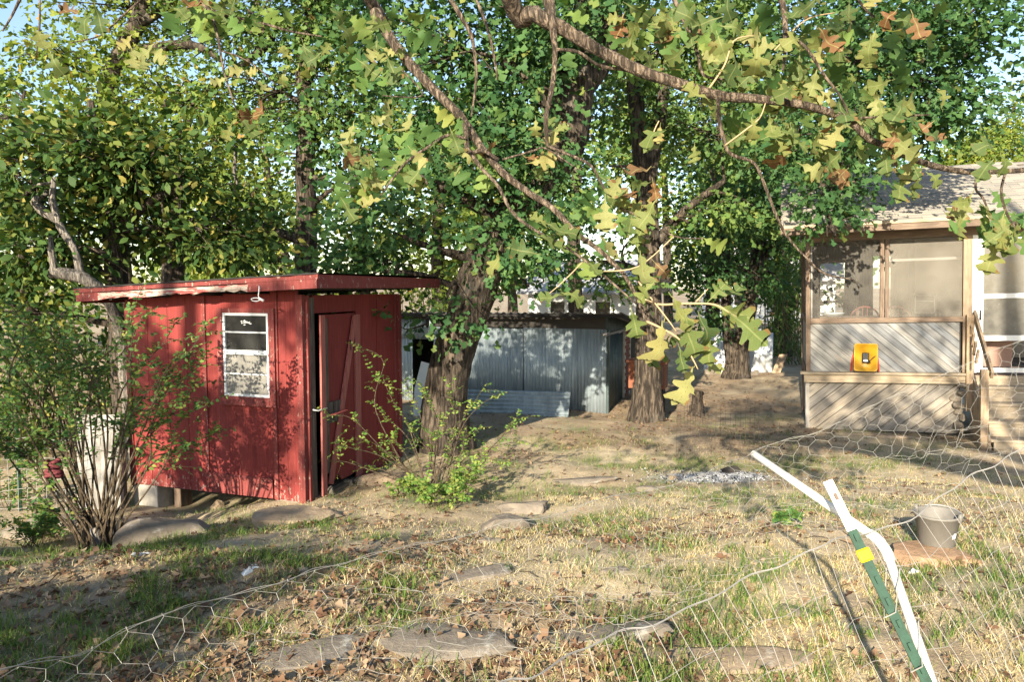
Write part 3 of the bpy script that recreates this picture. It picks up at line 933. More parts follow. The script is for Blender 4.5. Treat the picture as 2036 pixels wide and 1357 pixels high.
# white smear scraped on the top pane
rs = random.Random(4)
mb = MB()
for _ in range(26):
    cx = -0.765 + rs.gauss(0, 0.035); cz = 1.93 + rs.gauss(0, 0.012); w = rs.uniform(0.006, 0.02); h = rs.uniform(0.003, 0.008)
    mb.add([(cx - w, -0.0145 - rs.random() * .001, cz), (cx, -0.0147, cz - h), (cx + w, -0.0146, cz + 0.002), (cx, -0.0145, cz + h)], [(0, 1, 2, 3)])
mb.build('smear', M['white'], win, fix=False)
for o_ in [win] + list(win.children):
    if o_ is win: o_.location = (WDX, 0, WDZ)
# back and far walls, floor
MB().box(-2.46, 0.0, LD - 0.03, LD, 0, 2.2).build('back_wall', M['red'], shed)
MB().prism([(0.0, 0.0), (LD - 0.03, 0.0), (LD - 0.03, 2.17), (0.0, 2.17)], -2.49, -2.461, lambda u, v, w: (w, u, v)).build('side_wall', M['red'], shed)
MB().box(-2.45, -0.02, 0.04, LD - 0.04, -0.01, 0.03).build('floor', M['black_wood'], shed)
# door side (faces right)
X0 = -0.03
MB().box(-0.02, 0.045, 0.035, 0.075, -0.02, 2.28).build('corner_board', M['red_trim'], shed)
MB().box(-0.06, 0.03, 0.085, 0.185, -0.06, 2.26).build('door_post', M['black_wood'], shed)
MB().box(-0.03, 0.0, 1.10, 1.60, 0.02, 2.28).build('wall_panel', M['red'], shed)
MB().box(-0.03, 0.001, 1.612, LD, 0.03, 2.28).build('wall_panel', M['red'], shed)
MB().box(-0.02, 0.018, 2.06, 2.10, 0.03, 2.27).build('batten', M['red_trim'], shed)
MB().box(-0.02, 0.024, LD - 0.06, LD + 0.012, 0.0, 2.27).build('corner_board', M['red_trim'], shed)
MB().box(-0.03, 0.012, 0.17, 1.10, 2.08, 2.28).build('wall_panel', M['red'], shed)
MB().box(-0.05, 0.05, 0.12, 1.10, -0.14, 0.02).build('sill_beam', M['brown_wood'], shed)
MB().box(-0.045, 0.03, 1.10, LD, -0.03, 0.03).build('sill_beam', M['red_trim'], shed)
# the door hangs a little open and is broken at its foot
door = MB().prism([(0.27, 0.22), (0.42, 0.27), (0.5, 0.13), (0.58, 0.19), (0.66, 0.10), (0.9, 0.10), (1.04, 0.12), (1.04, 2.06), (0.27, 2.06)], 0.0, 0.018, lambda u, v, w: (0.002 + w + 0.05 * (1 - (u - 0.2) / 0.9), u, v)).build('door', M['red'], shed)
def dx(u): return 0.021 + 0.05 * (1 - (u - 0.2) / 0.9)
MB().bar((dx(.25) + .01, 0.25, 0.02), (dx(.25) + .012, 0.26, 2.06), 0.085, 0.022, (1, 0, 0)).build('stile', M['red_faded'], door)
MB().bar((dx(.34) + .003, 0.345, 0.25), (dx(.34) + .003, 0.345, 2.02), 0.06, 0.012, (1, 0, 0)).build('stile', M['black_wood'], door)
MB().bar((dx(1.02) + .012, 1.06, 0.04), (dx(1.02) + .012, 1.06, 2.04), 0.12, 0.022, (1, 0, 0)).build('stile', M['red_faded'], door)
MB().bar((dx(.38) + .022, 0.37, 0.12), (dx(1.0) + .03, 0.99, 2.02), 0.085, 0.02, (1, 0, 0)).build('brace', M['red_faded'], door)
MB().bar((dx(.62) + .004, 0.37, 0.92), (dx(.7) + .004, 0.66, 0.93), 0.20, 0.012, (0, 0, 1)).build('brace', M['red_trim'], door)
MB().box(dx(.5) + .006, dx(.5) + .02, 0.37, 0.62, 0.82, 1.06).build('latch_board', M['black_wood'], door)
mb = MB(); mb.tube([(0.045, 0.10, 1.02), (0.075, 0.16, 1.0), (0.085, 0.24, 1.01), (0.095, 0.30, 1.01)], 0.008, 6)
mb.build('latch_chain', M['white_metal'], door, True)
MB().box(0.055, 0.075, 0.85, 0.87, 1.62, 1.74).build('nail_plate', M['black'], door)
# roof
x0r, x1r, y0r, y1r = -2.89, 0.40, -0.30, 2.67
mb = MB()
def slab(mb, x0, x1, y0, y1, o0, o1):
    mb.add([(x0, y0, roof_z(x0) + o0), (x1, y0, roof_z(x1) + o0), (x1, y1, roof_z(x1) + o0), (x0, y1, roof_z(x0) + o0),
            (x0, y0, roof_z(x0) + o1), (x1, y0, roof_z(x1) + o1), (x1, y1, roof_z(x1) + o1), (x0, y1, roof_z(x0) + o1)],
           [(0,3,2,1),(4,5,6,7),(0,1,5,4),(1,2,6,5),(2,3,7,6),(3,0,4,7)])
    return mb
roof = slab(MB(), x0r + .025, x1r - .025, y0r + .025, y1r - .02, 0.085, 0.125).build('roof', M['shadow_wood'], shed)
# rafters under it
for x in (-2.4, -1.8, -1.2, -0.6, 0.0):
    MB().box(x - 0.02, x + 0.02, y0r + .03, y1r - .03, roof_z(x) + 0.0, roof_z(x) + 0.084).build('rafter', M['shadow_wood'], roof)
# ragged tar paper on top
def ragged(n, seed, x0, x1):
    r = random.Random(seed); out = []
    for i in range(n + 1):
        x = x0 + (x1 - x0) * i / n
        out.append((x, y0r - 0.015 - 0.03 * r.random()))
    return out
front = ragged(40, 9, x0r - 0.02, x1r + 0.03)
mb = MB(); n = len(front)
vs = []
for (x, y) in front: vs.append((x, y, roof_z(x) + 0.160 + rs.uniform(0, 0.008)))
for (x, y) in front: vs.append((x, y1r + 0.02, roof_z(x) + 0.162))
for (x, y) in front: vs.append((x, y, roof_z(x) + 0.150))
fs = [(i, i + 1, n + i + 1, n + i) for i in range(n - 1)] + [(2*n + i, 2*n + i + 1, i + 1, i) for i in range(n - 1)]
mb.add(vs, fs); mb.build('tar_paper', M['tar'], roof)
# fascia: two courses, the middle stretch of the front rotted and peeled
def fas(xa, xb, o0, o1, mat, proud=0.0, seed=0, rag=0.0):
    r = random.Random(seed); n = 24 if rag else 2
    lo = [(xa + (xb - xa) * i / n, o0 + (rag * r.random() if 0 < i < n else 0)) for i in range(n + 1)]
    hi = [(xb, o1), (xa, o1)]
    return MB().prism(lo + hi, y0r - 0.001 - proud, y0r + 0.022, lambda u, v, w: (u, w, roof_z(u) + v)).build('fascia', M[mat], roof)
fas(x0r, -2.55, 0.0, 0.095, 'red_trim')
fas(-2.549, -0.46, 0.005, 0.088, 'red_peeled', 0.004, 3, 0.035)
fas(-0.459, x1r, 0.005, 0.10, 'red_trim', 0.006)
fas(x0r - 0.02, x1r + 0.02, 0.100, 0.148, 'red_trim', 0.012, 5)
# splinters of rotten wood
for k in range(7):
    xa = -2.4 + k * 0.27 + rs.uniform(-.05, .05); ln = rs.uniform(0.18, 0.4)
    zc = rs.uniform(0.0, 0.06)
    MB().prism([(xa, zc), (xa + ln, zc + rs.uniform(-.01, .02)), (xa + ln * .8, zc + 0.03), (xa + .03, zc + 0.02)], y0r - 0.016, y0r - 0.006, lambda u, v, w: (u, w, roof_z(u) + v)).build('splinter', M['red_peeled'], roof)
MB().prism([(y0r - 0.012, 0.005), (y1r, 0.005), (y1r, 0.13), (y0r - 0.012, 0.148)], x1r - 0.02, x1r + 0.004, lambda u, v, w: (w, u, roof_z(x1r) + v)).build('fascia', M['red_trim'], roof)
MB().box(x0r - 0.002, x0r + 0.02, y0r + .024, y1r, roof_z(x0r) - 0.02, roof_z(x0r) + 0.14).build('fascia', M['red_trim'], roof)

def ground_under(x, y, root, rot):
    w = root + Matrix.Rotation(rot, 3, 'Z') @ Vector((x, y, 0))
    return gz1(w.x, w.y) - root.z
def pier(x, y, sx, sy, mat, label, top=-0.012, name='foundation_block'):
    zb = ground_under(x, y, C0, TH) - 0.06
    w = C0 + Matrix.Rotation(TH, 3, 'Z') @ Vector((x, y, zb))
    o = MB().box(-sx/2, sx/2, -sy/2, sy/2, 0, max(0.1, top - zb)).build(name, M[mat], None, bevel=0.012, loc=w, rot=(0, 0, TH))
    tag(o, label, 'block', 'blocks under the red shed')
pier(-2.28, 0.14, 0.36, 0.26, 'concrete', 'pale concrete block under the left end of the red shed')
pier(-1.98, 0.30, 0.10, 0.2, 'brown_wood', 'upright wooden block beside the concrete block under the red shed', -0.012)
pier(-0.18, 0.12, 0.42, 0.24, 'rock', 'flat stone block under the near corner of the red shed')
pier(-0.9, 1.9, 0.3, 0.3, 'concrete', 'concrete block deep in the shade below the red shed')
# rope loop hanging from the fascia
hk = C0 + Matrix.Rotation(TH, 3, 'Z') @ Vector((-0.29, -0.33, roof_z(-0.29) + 0.03))
mb = MB(hk)
mb.tube([hk + Vector((0, 0, 0.03)), hk + Vector((0.004, -0.012, 0)), hk + Vector((-0.005, -0.012, -0.07)), hk + Vector((0.0, -0.012, -0.1))], 0.006, 6)
ring = [hk + Vector((-0.035 + 0.045 * math.cos(a), -0.015 + 0.01 * math.sin(a * 2), -0.112 + 0.018 * math.sin(a))) for a in np.linspace(0, 6.28, 14)]
mb.tube(ring, 0.006, 6)
mb.tube([hk + Vector((0, -0.014, -0.095)), hk + Vector((0.05, -0.018, -0.125))], [0.012, 0.016], 6)
tag(mb.build('rope_loop', M['white'], None, True, loc=hk), 'knotted white rope loop hanging from the red shed fascia', 'rope')

# ================================================================== TIN SHED
T0 = P(1205, 822, 15.0)
TT = rad(-20)
tin = thing('tin_shed', 'low corrugated tin shed with a black roof edge behind the leaning oak', 'shed', T0, (0, 0, TT))
def corr(name, u0, u1, v0, v1, fn, parent, mat, pitch=0.07, amp=0.011, slope=None, horiz=False, thick=True):
    """corrugated sheet: ridges along v"""
    n = max(8, int((u1 - u0) / pitch * 6)); vs = []; fs = []
    for j, v in enumerate((v0, v1)):
        for i in range(n + 1):
            u = u0 + (u1 - u0) * i / n
            w = amp * math.sin(2 * math.pi * u / pitch)
            vv = v if slope is None else (v0 if j == 0 else v1 + slope * (u - u0))
            vs.append(fn(u, vv, w))
    m = n + 1
    fs = [(i, i + 1, m + i + 1, m + i) for i in range(n)]
    o = MB().add(vs, fs).build(name, M[mat], parent, True, fix=False)
    sol = o.modifiers.new('gauge', 'SOLIDIFY'); sol.thickness = 0.002
    return o
TW, TD = 4.9, 3.2
def tz(x): return 1.78 + 0.012 * x
front_fn = lambda off: (lambda u, v, w: (u, -off + w, v))
fz = 0.0
sheets = [(-0.66, 0.0, 1.72, 0.0), (-1.31, -0.655, 1.72, 0.004), (-1.80, -1.305, 1.72, 0.0), (-2.45, -1.795, 1.70, 0.03), (-3.1, -2.44, 1.70, 0.028), (-3.9, -3.09, 1.70, 0.0)]
for a, b, h, off in sheets:
    corr('corrugated_sheet', a, b, -0.08, h, front_fn(off), tin, 'tin')
corr('corrugated_sheet', -4.9, -4.42, -0.08, 1.70, front_fn(0.0), tin, 'tin')
corr('corrugated_sheet', -4.9, -3.9, 1.42, 1.86, front_fn(0.012), tin, 'tin')
# dark inside
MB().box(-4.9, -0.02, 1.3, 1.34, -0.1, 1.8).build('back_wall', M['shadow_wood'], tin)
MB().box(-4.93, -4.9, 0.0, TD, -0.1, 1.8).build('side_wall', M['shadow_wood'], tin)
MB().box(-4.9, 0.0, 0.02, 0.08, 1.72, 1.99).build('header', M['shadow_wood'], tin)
# side: door and brick
corr('door', 0.16, 1.55, -0.05, 1.58, lambda u, v, w: (0.02 + w * 0.6, u, v), tin, 'tin_dark', 0.16, 0.006)
MB().box(-0.03, 0.05, 0.0, 0.12, -0.1, 1.72).build('corner_post', M['tin_dark'], tin)
MB().box(-0.03, 0.055, -0.22, 1.7, 1.60, 1.65).build('lintel', M['grey_wood'], tin)
MB().prism([(0.0, 1.66), (TD, 1.66), (TD, 1.72), (0.0, 1.98)], -0.03, 0.02, lambda u, v, w: (w, u, v)).build('gable_panel', M['tin_dark'], tin)
# brick pier at the back of the side wall, brick by brick
bmesh_brick = MB().box(-0.05, 0.05, -0.105, 0.105, -0.033, 0.033)
bo = None
for row in range(21):
    for k in range(2):
        if bo is None:
            bo = bmesh_brick.build('brick', M['brick'], tin); o = bo
        else:
            o = bo.copy(); COL.objects.link(o); o.parent = tin
        o.location = (0.0 + rs.uniform(-.006, .006), 1.72 + 0.11 + k * 0.225 + (0.11 if row % 2 else 0), -0.02 + row * 0.078)
MB().box(-0.04, 0.035, 1.66, 2.4, -0.1, 1.64).build('mortar', M['concrete'], tin)
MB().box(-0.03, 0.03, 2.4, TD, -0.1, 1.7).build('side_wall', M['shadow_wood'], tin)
# roof, high at the front
rf = lambda u, v, w: (u, v, 2.06 + w + 0.01 * u - 0.13 * (v + 0.25))
for k in range(7):
    a = -5.0 + k * 0.77
    corr('roof_sheet', a, a + 0.785, -0.30, TD + 0.2, (lambda kk: (lambda u, v, w: (u, v, 2.055 + 0.004 * (kk % 2) + w + 0.010 * u - 0.13 * (v + 0.25))))(k), tin, 'tin_roof', 0.155, 0.018)
MB().prism([(-5.0, 1.935), (0.40, 1.975), (0.40, 2.035), (-5.0, 1.985)], -0.285, -0.26, lambda u, v, w: (u, w, v)).build('fascia', M['tar'], tin)
MB().prism([(-0.28, 1.97), (TD + .1, 1.53), (TD + .1, 1.60), (-0.28, 2.045)], 0.36, 0.385, lambda u, v, w: (w, u, v)).build('fascia', M['tar'], tin)
# barn lamp
lp = T0 + Matrix.Rotation(TT, 3, 'Z') @ Vector((-4.15, -0.12, 1.70))
lamp = thing('barn_lamp', 'small galvanised barn lamp under the tin shed eave', 'lamp', lp)
MB().lathe((0, 0, 0), [(0.005, 0.16), (0.03, 0.15), (0.03, 0.08), (0.05, 0.07), (0.11, 0.02), (0.14, 0.0), (0.135, -0.004), (0.10, 0.015), (0.03, 0.06)], 18).build('shade', M['white_metal'], lamp, True)
MB().tube([(0, 0, 0.14), (0, 0.02, 0.22), (0, 0.12, 0.24)], 0.012, 6).build('bracket', M['wire_dark'], lamp, True)
# loose sheet lying against the foot of the shed
la = P(905, 826, 14.3); lb_ = P(1130, 826, 13.95)
for q in (la, lb_): q.z = min(q.z, gz1(q.x, q.y))
sx = (lb_ - la); sl = Vector((sx.x, sx.y, 0)).length
ang = math.atan2(sx.y, sx.x)
o = corr('loose_tin_sheet', 0.0, 0.46, 0.0, sl, lambda u, v, w: (v + (0.06 * u if v > 0.1 else 0), 0.16 * u / 0.46 + w, u * 1.0), None, 'tin', 0.075, 0.013)
o.location = (la.x, la.y, gz1(la.x, la.y) + 0.02); o.rotation_euler = (0, 0, ang)
tag(o, 'corrugated tin sheet lying sideways against the foot of the tin shed', 'tin sheet')
# white board and tub by the dark doorway
wb = G(838, 838)
o = MB().prism([(-0.16, 0), (0.14, 0), (0.16, 0.95), (-0.02, 1.0), (-0.14, 0.5)], 0, 0.02, lambda u, v, w: (u, w + 0.22 * v, v)).build('leaning_board', M['white'], None, loc=P(838, 838, 13.6))
o.location.z = gz1(o.location.x, o.location.y)
tag(o, 'white board leaning by the dark doorway of the tin shed', 'board')

# ================================================================== SCREENED PORCH
PT0 = P(1603, 856, 12.0)
PR = rad(-20)
PROLL = rad(-1.7)
prot = (Matrix.Rotation(PR, 3, 'Z') @ Matrix.Rotation(PROLL, 3, 'Y')).to_euler()
porch = thing('screened_porch', 'weathered wooden porch with fly screens, diagonal boards and a shingled roof', 'porch', PT0, prot)
PW = 2.20; PDEP = 3.0; PX = 4.4
# lower skirt: diagonal boards rising to the right
def diagonal(parent, x0, x1, z0, z1, width, slope, gap, y0, y1, mat, seed):
    r = random.Random(seed)
    ca, sa = math.cos(slope), math.sin(slope)
    hw = (width - gap) / 2
    stepx = width / abs(sa)
    c = x0 - (z1 - z0) / abs(math.tan(slope)) - stepx
    while c < x1 + (z1 - z0) / abs(math.tan(slope)) + stepx:
        zmid = z0
        if slope < 0: ax = c; 
        p0 = (c - 3 * ca, z0 - 3 * sa); p1 = (c + 3 * ca, z0 + 3 * sa)
        nx_, nz_ = -sa * hw, ca * hw
        poly = [(p0[0] - nx_, p0[1] - nz_), (p1[0] - nx_, p1[1] - nz_), (p1[0] + nx_, p1[1] + nz_), (p0[0] + nx_, p0[1] + nz_)]
        poly = clip_poly(poly, x0, x1, z0, z1)
        if len(poly) >= 3:
            off = r.uniform(-0.004, 0.004)
            o = MB().prism(poly, y0 + off, y1 + off, lambda u, v, w: (u, w, v)).build('diagonal_board', M[mat], parent)
        c += stepx
diagonal(porch, 0.03, PW - 0.02, 0.03, 0.80, 0.145, rad(40), 0.010, 0.0, 0.02, 'diag_low', 5)
diagonal(porch, 0.07, PW - 0.02, 0.975, 1.755, 0.092, rad(-42), 0.006, 0.0, 0.02, 'diag_up', 6)
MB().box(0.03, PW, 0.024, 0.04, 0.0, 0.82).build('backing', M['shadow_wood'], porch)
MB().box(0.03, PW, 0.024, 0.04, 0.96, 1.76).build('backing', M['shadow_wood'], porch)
MB().box(-0.01, 0.05, -0.012, 0.06, -0.15, 0.80).build('corner_post', M['grey_wood'], porch)
MB().box(-0.03, PW + 0.1, -0.075, 0.04, 0.805, 0.935).build('rim_board', M['tan_wood_h'], porch)
MB().box(-0.09, PW + 0.06, -0.12, 0.05, 0.937, 0.972).build('sill_board', M['tan_wood_h'], porch)
MB().box(0.0, 0.068, -0.01, 0.10, 0.974, 3.06).build('corner_post', M['brown_wood'], porch)
MB().box(0.075, 0.10, 0.0, 0.09, 1.84, 3.06).build('corner_post', M['grey_wood'], porch)
MB().box(0.07, PW + 0.02, -0.04, 0.09, 1.757, 1.835).build('rail', M['brown_wood_h'], porch)
for a in (1.115, 1.185):
    MB().box(a - 0.028, a + 0.028, 0.0 if a < 1.15 else 0.006, 0.08, 1.836, 3.06).build('mullion', M['brown_wood'], porch)
MB().box(PW + 0.02, PW + 0.14, -0.02, 0.12, 0.974, 3.06).build('door_post', M['tan_wood'], porch)
MB().box(0.0, PX, 0.0, 0.10, 3.062, 3.22).build('header', M['brown_wood_h'], porch)
MB().box(0.102, 1.086, 0.044, 0.047, 1.837, 3.06).build('fly_screen', M['screen'], porch, fix=False)
MB().box(1.214, PW + 0.018, 0.044, 0.047, 1.837, 3.06).build('fly_screen', M['screen_lit_tone'], porch, fix=False)
# left side: posts, rail and screen
MB().box(0.0, 0.09, PDEP - 0.1, PDEP, -0.15, 3.06).build('corner_post', M['brown_wood'], porch)
MB().box(0.0, 0.09, 0.11, PDEP - 0.11, 1.757, 1.835).build('rail', M['brown_wood'], porch)
MB().box(0.03, 0.05, 0.11, PDEP - 0.11, 0.0, 1.755).build('side_wall', M['grey_wood'], porch)
MB().box(0.044, 0.047, 0.11, PDEP - 0.11, 1.837, 3.06).build('fly_screen', M['screen'], porch, fix=False)
# deck floor
MB().box(0.0, PX, 0.045, PDEP + 0.5, 0.80, 0.94).build('deck', M['brown_wood'], porch)
# back wall of the porch with two windows
bw = MB()
yb = PDEP
def holes_wall(mb, x0, x1, z0, z1, holes, y0, y1):
    xs_ = sorted(set([x0, x1] + [h[0] for h in holes] + [h[1] for h in holes]))
    for a, b in zip(xs_[:-1], xs_[1:]):
        hs = [h for h in holes if h[0] <= a + 1e-6 and h[1] >= b - 1e-6]
        z = z0
        for h in sorted(hs, key=lambda h: h[2]):
            mb.box(a, b, y0, y1, z, h[2]); z = h[3]
        mb.box(a, b, y0, y1, z, z1)
    return mb
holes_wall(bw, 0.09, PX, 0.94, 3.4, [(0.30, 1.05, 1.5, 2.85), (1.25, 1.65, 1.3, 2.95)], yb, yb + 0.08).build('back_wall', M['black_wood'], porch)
w2 = frame(0.30, 1.05, yb - 0.03, yb + 0.02, 1.5, 2.85, 0.05).build('window', M['brown_wood'], porch)
MB().box(0.35, 1.0, yb - 0.025, yb + 0.0, 2.02, 2.06).build('glazing_bar', M['black'], w2)
w3 = frame(1.25, 1.65, yb - 0.03, yb + 0.02, 1.3, 2.95, 0.045).build('window', M['brown_wood'], porch)
MB().box(1.7, 1.78, yb - 0.06, yb - 0.005, 0.95, 3.0).build('curtain', M['shadow_wood'], porch)
MB().box(1.9, 2.0, yb - 0.06, yb - 0.005, 0.95, 3.0).build('curtain', M['shadow_wood'], porch)
MB().box(2.0, PX, yb - 0.09, yb - 0.061, 0.95, 3.2).build('partition', M['wall_tan'], porch)
MB().box(1.2, PX, 0.5, 0.53, 2.72, 2.76).build('ceiling_rail', M['white'], porch)
# door to the right
dr = frame(2.42, 3.36, 0.0, 0.04, 0.98, 3.0, 0.07).build('screen_door', M['white_metal'], porch)
MB().box(2.491, 3.289, 0.004, 0.036, 2.10, 2.17).build('mid_rail', M['white_metal'], dr)
MB().box(2.491, 3.289, 0.004, 0.036, 1.46, 1.54).build('mid_rail', M['white_metal'], dr)
MB().box(2.49, 3.29, 0.016, 0.020, 2.171, 2.93).build('pane', M['glass_door'], dr)
MB().box(2.49, 3.29, 0.016, 0.020, 1.541, 2.099).build('pane', M['glass_door'], dr)
MB().box(2.44, 2.462, -0.02, -0.002, 1.78, 1.93).build('handle', M['black'], dr)
MB().box(PW + 0.145, 2.415, 0.0, 0.08, 0.974, 3.06).build('door_jamb', M['white_metal'], porch)
MB().box(3.37, 3.5, 0.0, 0.08, 0.974, 3.06).build('door_jamb', M['white_metal'], porch)
MB().box(3.5, PX, 0.0, 0.08, 0.0, 3.06).build('side_wall', M['wall_tan'], porch)
# roof: deck plus shingles laid one by one
EY, RY, RZ0, RZ1 = -0.42, 3.1, 3.30, 4.52
sl_ = math.atan2(RZ1 - RZ0, RY - EY)
rlen = math.hypot(RZ1 - RZ0, RY - EY)
def roofpt(x, s, h): return (x, EY + math.cos(sl_) * s - math.sin(sl_) * h, RZ0 + math.sin(sl_) * s + math.cos(sl_) * h)
mb = MB()
mb.add([roofpt(-0.36, 0, -0.03), roofpt(PX + .6, 0, -0.03), roofpt(PX + .6, rlen, -0.03), roofpt(-0.36, rlen, -0.03),
        roofpt(-0.36, 0, 0), roofpt(PX + .6, 0, 0), roofpt(PX + .6, rlen, 0), roofpt(-0.36, rlen, 0)],
       [(0,3,2,1),(4,5,6,7),(0,1,5,4),(1,2,6,5),(2,3,7,6),(3,0,4,7)])
proof = mb.build('roof', M['brown_wood'], porch)
MB().box(-0.38, PX + 0.6, EY - 0.025, EY + 0.01, RZ0 - 0.13, RZ0 + 0.005).build('fascia', M['brown_wood_h'], proof)
MB().box(-0.385, PX + 0.6, EY - 0.045, EY - 0.026, RZ0 - 0.035, RZ0 + 0.012).build('drip_edge', M['tan_wood_h'], proof)
MB().prism([(EY, RZ0 - 0.13), (RY, RZ1 - 0.15), (RY, RZ1 - 0.005), (EY, RZ0)], -0.38, -0.355, lambda u, v, w: (w, u, v)).build('fascia', M['brown_wood'], proof)
MB().box(-0.35, PX + .6, EY + 0.02, 0.0, RZ0 - 0.12, RZ0 - 0.10).build('soffit', M['brown_wood_h'], proof)
MB().prism([(EY + .45, RZ0 - .02), (RY, RZ0 - .02), (RY, RZ1 - 0.2)], -0.02, 0.02, lambda u, v, w: (w, u, v)).build('gable', M['brown_wood'], proof)
exp_ = 0.150; wsh = 0.33
rows = int(rlen / exp_)
shm = None; cnt = 0
for rw in range(rows + 1):
    off = (rw % 2) * wsh / 2 + rs.uniform(-.03, .03)
    x = -0.37 + (-off if rw % 2 else 0)
    while x < 3.55:
        xa = max(x, -0.372); xb = x + wsh - 0.006
        if xb - xa > 0.05:
            if shm is None:
                mbs = MB().box(0, 1, -0.0, 0.19, 0.0, 0.008)
                o0 = mbs.build('shingle', M['shingle'], proof); o = o0; shm = o0.data
            else:
                o = bpy.data.objects.new('shingle', shm); COL.objects.link(o); o.parent = proof
            o.scale = (xb - xa, 1, 1)
            h = 0.012 + rs.uniform(0, 0.004)
            o.location = roofpt(xa, rw * exp_ - 0.02 + rs.uniform(-.004, .004), h)
            o.rotation_euler = (sl_ - rad(2.6), 0, 0)
            cnt += 1
        x += wsh
# stairs
for k in range(4):
    z1 = 0.80 - k * 0.215; y1 = -0.05 - k * 0.26
    MB().box(2.36, 3.5, y1 - 0.27, y1 + 0.02, z1 - 0.035, z1).build('tread', M['tan_wood_h'], porch)
    MB().box(2.40, 3.48, y1 - 0.245, y1 - 0.225, z1 - 0.215, z1 - 0.037).build('riser', M['tan_wood_h'], porch)
MB().box(2.36, 3.5, -0.07, -0.045, 0.80, 0.935).build('riser', M['tan_wood_h'], porch)
MB().prism([(-0.04, 0.76), (-0.04, -0.1), (-1.14, -0.1), (-1.14, 0.06)], 2.33, 2.358, lambda u, v, w: (w, u, v)).build('stringer', M['tan_wood'], porch)
MB().box(2.25, 2.345, -1.02, -0.92, -0.1, 1.12).build('newel_post', M['tan_wood'], porch)
MB().box(2.25, 2.345, -0.14, -0.05, 0.4, 1.86).build('newel_post', M['tan_wood'], porch)
MB().bar((2.36, -0.06, 1.88), (2.36, -1.12, 1.06), 0.035, 0.12).build('handrail', M['tan_wood'], porch)
MB().bar((2.35, -0.10, 0.92), (2.35, -1.08, 0.10), 0.03, 0.09).build('handrail', M['tan_wood'], porch)
for k in range(4):
    MB().bar((2.30, -0.2 - k * 0.14, 1.70 - k * 0.11), (2.30, -0.06 - k * 0.14, 1.50 - k * 0.11), 0.03, 0.05).build('lattice_slat', M['tan_wood'], porch)
# stones stuffed into the gap beside the stairs
for k in range(9):
    pass

# things in the porch -------------------------------------------------
PM = Matrix.Translation(PT0) @ prot.to_matrix().to_4x4()
def pw(x, y, z): return PM @ Vector((x, y, z))
tb = thing('porch_table', 'dark table behind the left fly screen of the porch', 'table', pw(0.75, 0.75, 0.94), (0, 0, PR))
MB().box(-0.55, 0.5, -0.3, 0.3, 0.86, 0.89).build('tabletop', M['brown_wood'], tb)
for sx_ in (-0.48, 0.43):
    for sy_ in (-0.25, 0.25):
        MB().box(sx_ - .025, sx_ + .025, sy_ - .025, sy_ + .025, 0, 0.86).build('leg', M['brown_wood'], tb)
bp = pw(0.42, 0.62, 1.832)
bowl = thing('plant_bowl', 'pale blue bowl with a seedling on the porch table', 'planter', bp)
MB().lathe((0, 0, 0), [(0.08, 0.0), (0.11, 0.01), (0.19, 0.055), (0.2, 0.075), (0.18, 0.07), (0.1, 0.02), (0.001, 0.02)], 24, True).build('bowl', M['bowl'], bowl, True)
mb = MB()
for k in range(12):
    a = rs.uniform(0, 6.28); h = rs.uniform(0.08, 0.22); l = rs.uniform(.03, .08)
    c = Vector((math.cos(a) * l, math.sin(a) * l, h)); d = Vector((math.cos(a), math.sin(a), 0.3)) * 0.05; s = Vector((-math.sin(a), math.cos(a), 0)) * 0.02
    mb.add([c - d, c + s, c + d, c - s], [(0, 1, 2, 3)]); mb.tube([(0, 0, 0.02), c - d], 0.003, 4)
mb.build('seedling', M['leaf_lime'], bowl)
def chair(x, y, rz, label):
    c = thing('porch_chair', label, 'chair', pw(x, y, 0.94), (0, 0, rz), 'round backed chairs on the porch')
    MB().lathe((0, 0, 0.43), [(0.001, 0.0), (0.22, 0.0), (0.24, 0.02), (0.22, 0.045), (0.001, 0.05)], 18).build('seat', M['chair'], c, True)
    for sx_ in (-1, 1):
        for sy_ in (-1, 1):
            MB().tube([(sx_ * .16, sy_ * .16, .44), (sx_ * .21, sy_ * .21, 0)], 0.014, 6).build('leg', M['black'], c, True)
    arc = [(0.25 * math.cos(a) , 0.20, 0.78 + 0.25 * math.sin(a)) for a in np.linspace(-0.15, math.pi + 0.15, 18)]
    MB().tube([(0.21, 0.2, 0.45)] + arc + [(-0.21, 0.2, 0.45)], 0.016, 6).build('back_frame', M['chair'], c, True)
    for k in (-0.12, -0.04, 0.04, 0.12):
        MB().tube([(k, 0.2, 0.46), (k, 0.2, 0.78 + math.sqrt(0.0625 - k * k))], 0.007, 5).build('back_spindle', M['chair'], c, True)
chair(1.02, 1.25, PR + 0.2, 'round backed chair behind the left fly screen of the porch')
chair(1.36, 1.05, PR - 0.4, 'maroon round backed chair just right of the porch mullion')
cb = thing('black_cabinet', 'black glass fronted cabinet inside the porch behind the right screen', 'cabinet', pw(2.02, 2.3, 0.94), (0, 0, PR))
MB().box(-0.17, 0.17, -0.15, 0.2, 0, 1.22).build('body', M['black'], cb)
frame(-0.16, 0.16, -0.175, -0.151, 0.88, 1.2, 0.012).build('trim', M['wire_grey'], cb)
MB().box(-0.14, 0.14, -0.170, -0.155, 1.09, 1.10).build('trim', M['wire_grey'], cb)
ws = thing('wicker_seat', 'pinkish wicker seat seen below the glass of the porch door', 'seat', pw(2.7, 0.55, 0.94), (0, 0, PR))
MB().box(-0.24, 0.24, -0.25, 0.25, 0.10, 0.52).build('body', M['cushion'], ws)
for sx_ in (-0.2, 0.2):
    for sy_ in (-0.2, 0.2):
        MB().box(sx_ - .02, sx_ + .02, sy_ - .02, sy_ + .02, 0, 0.1).build('leg', M['black'], ws)

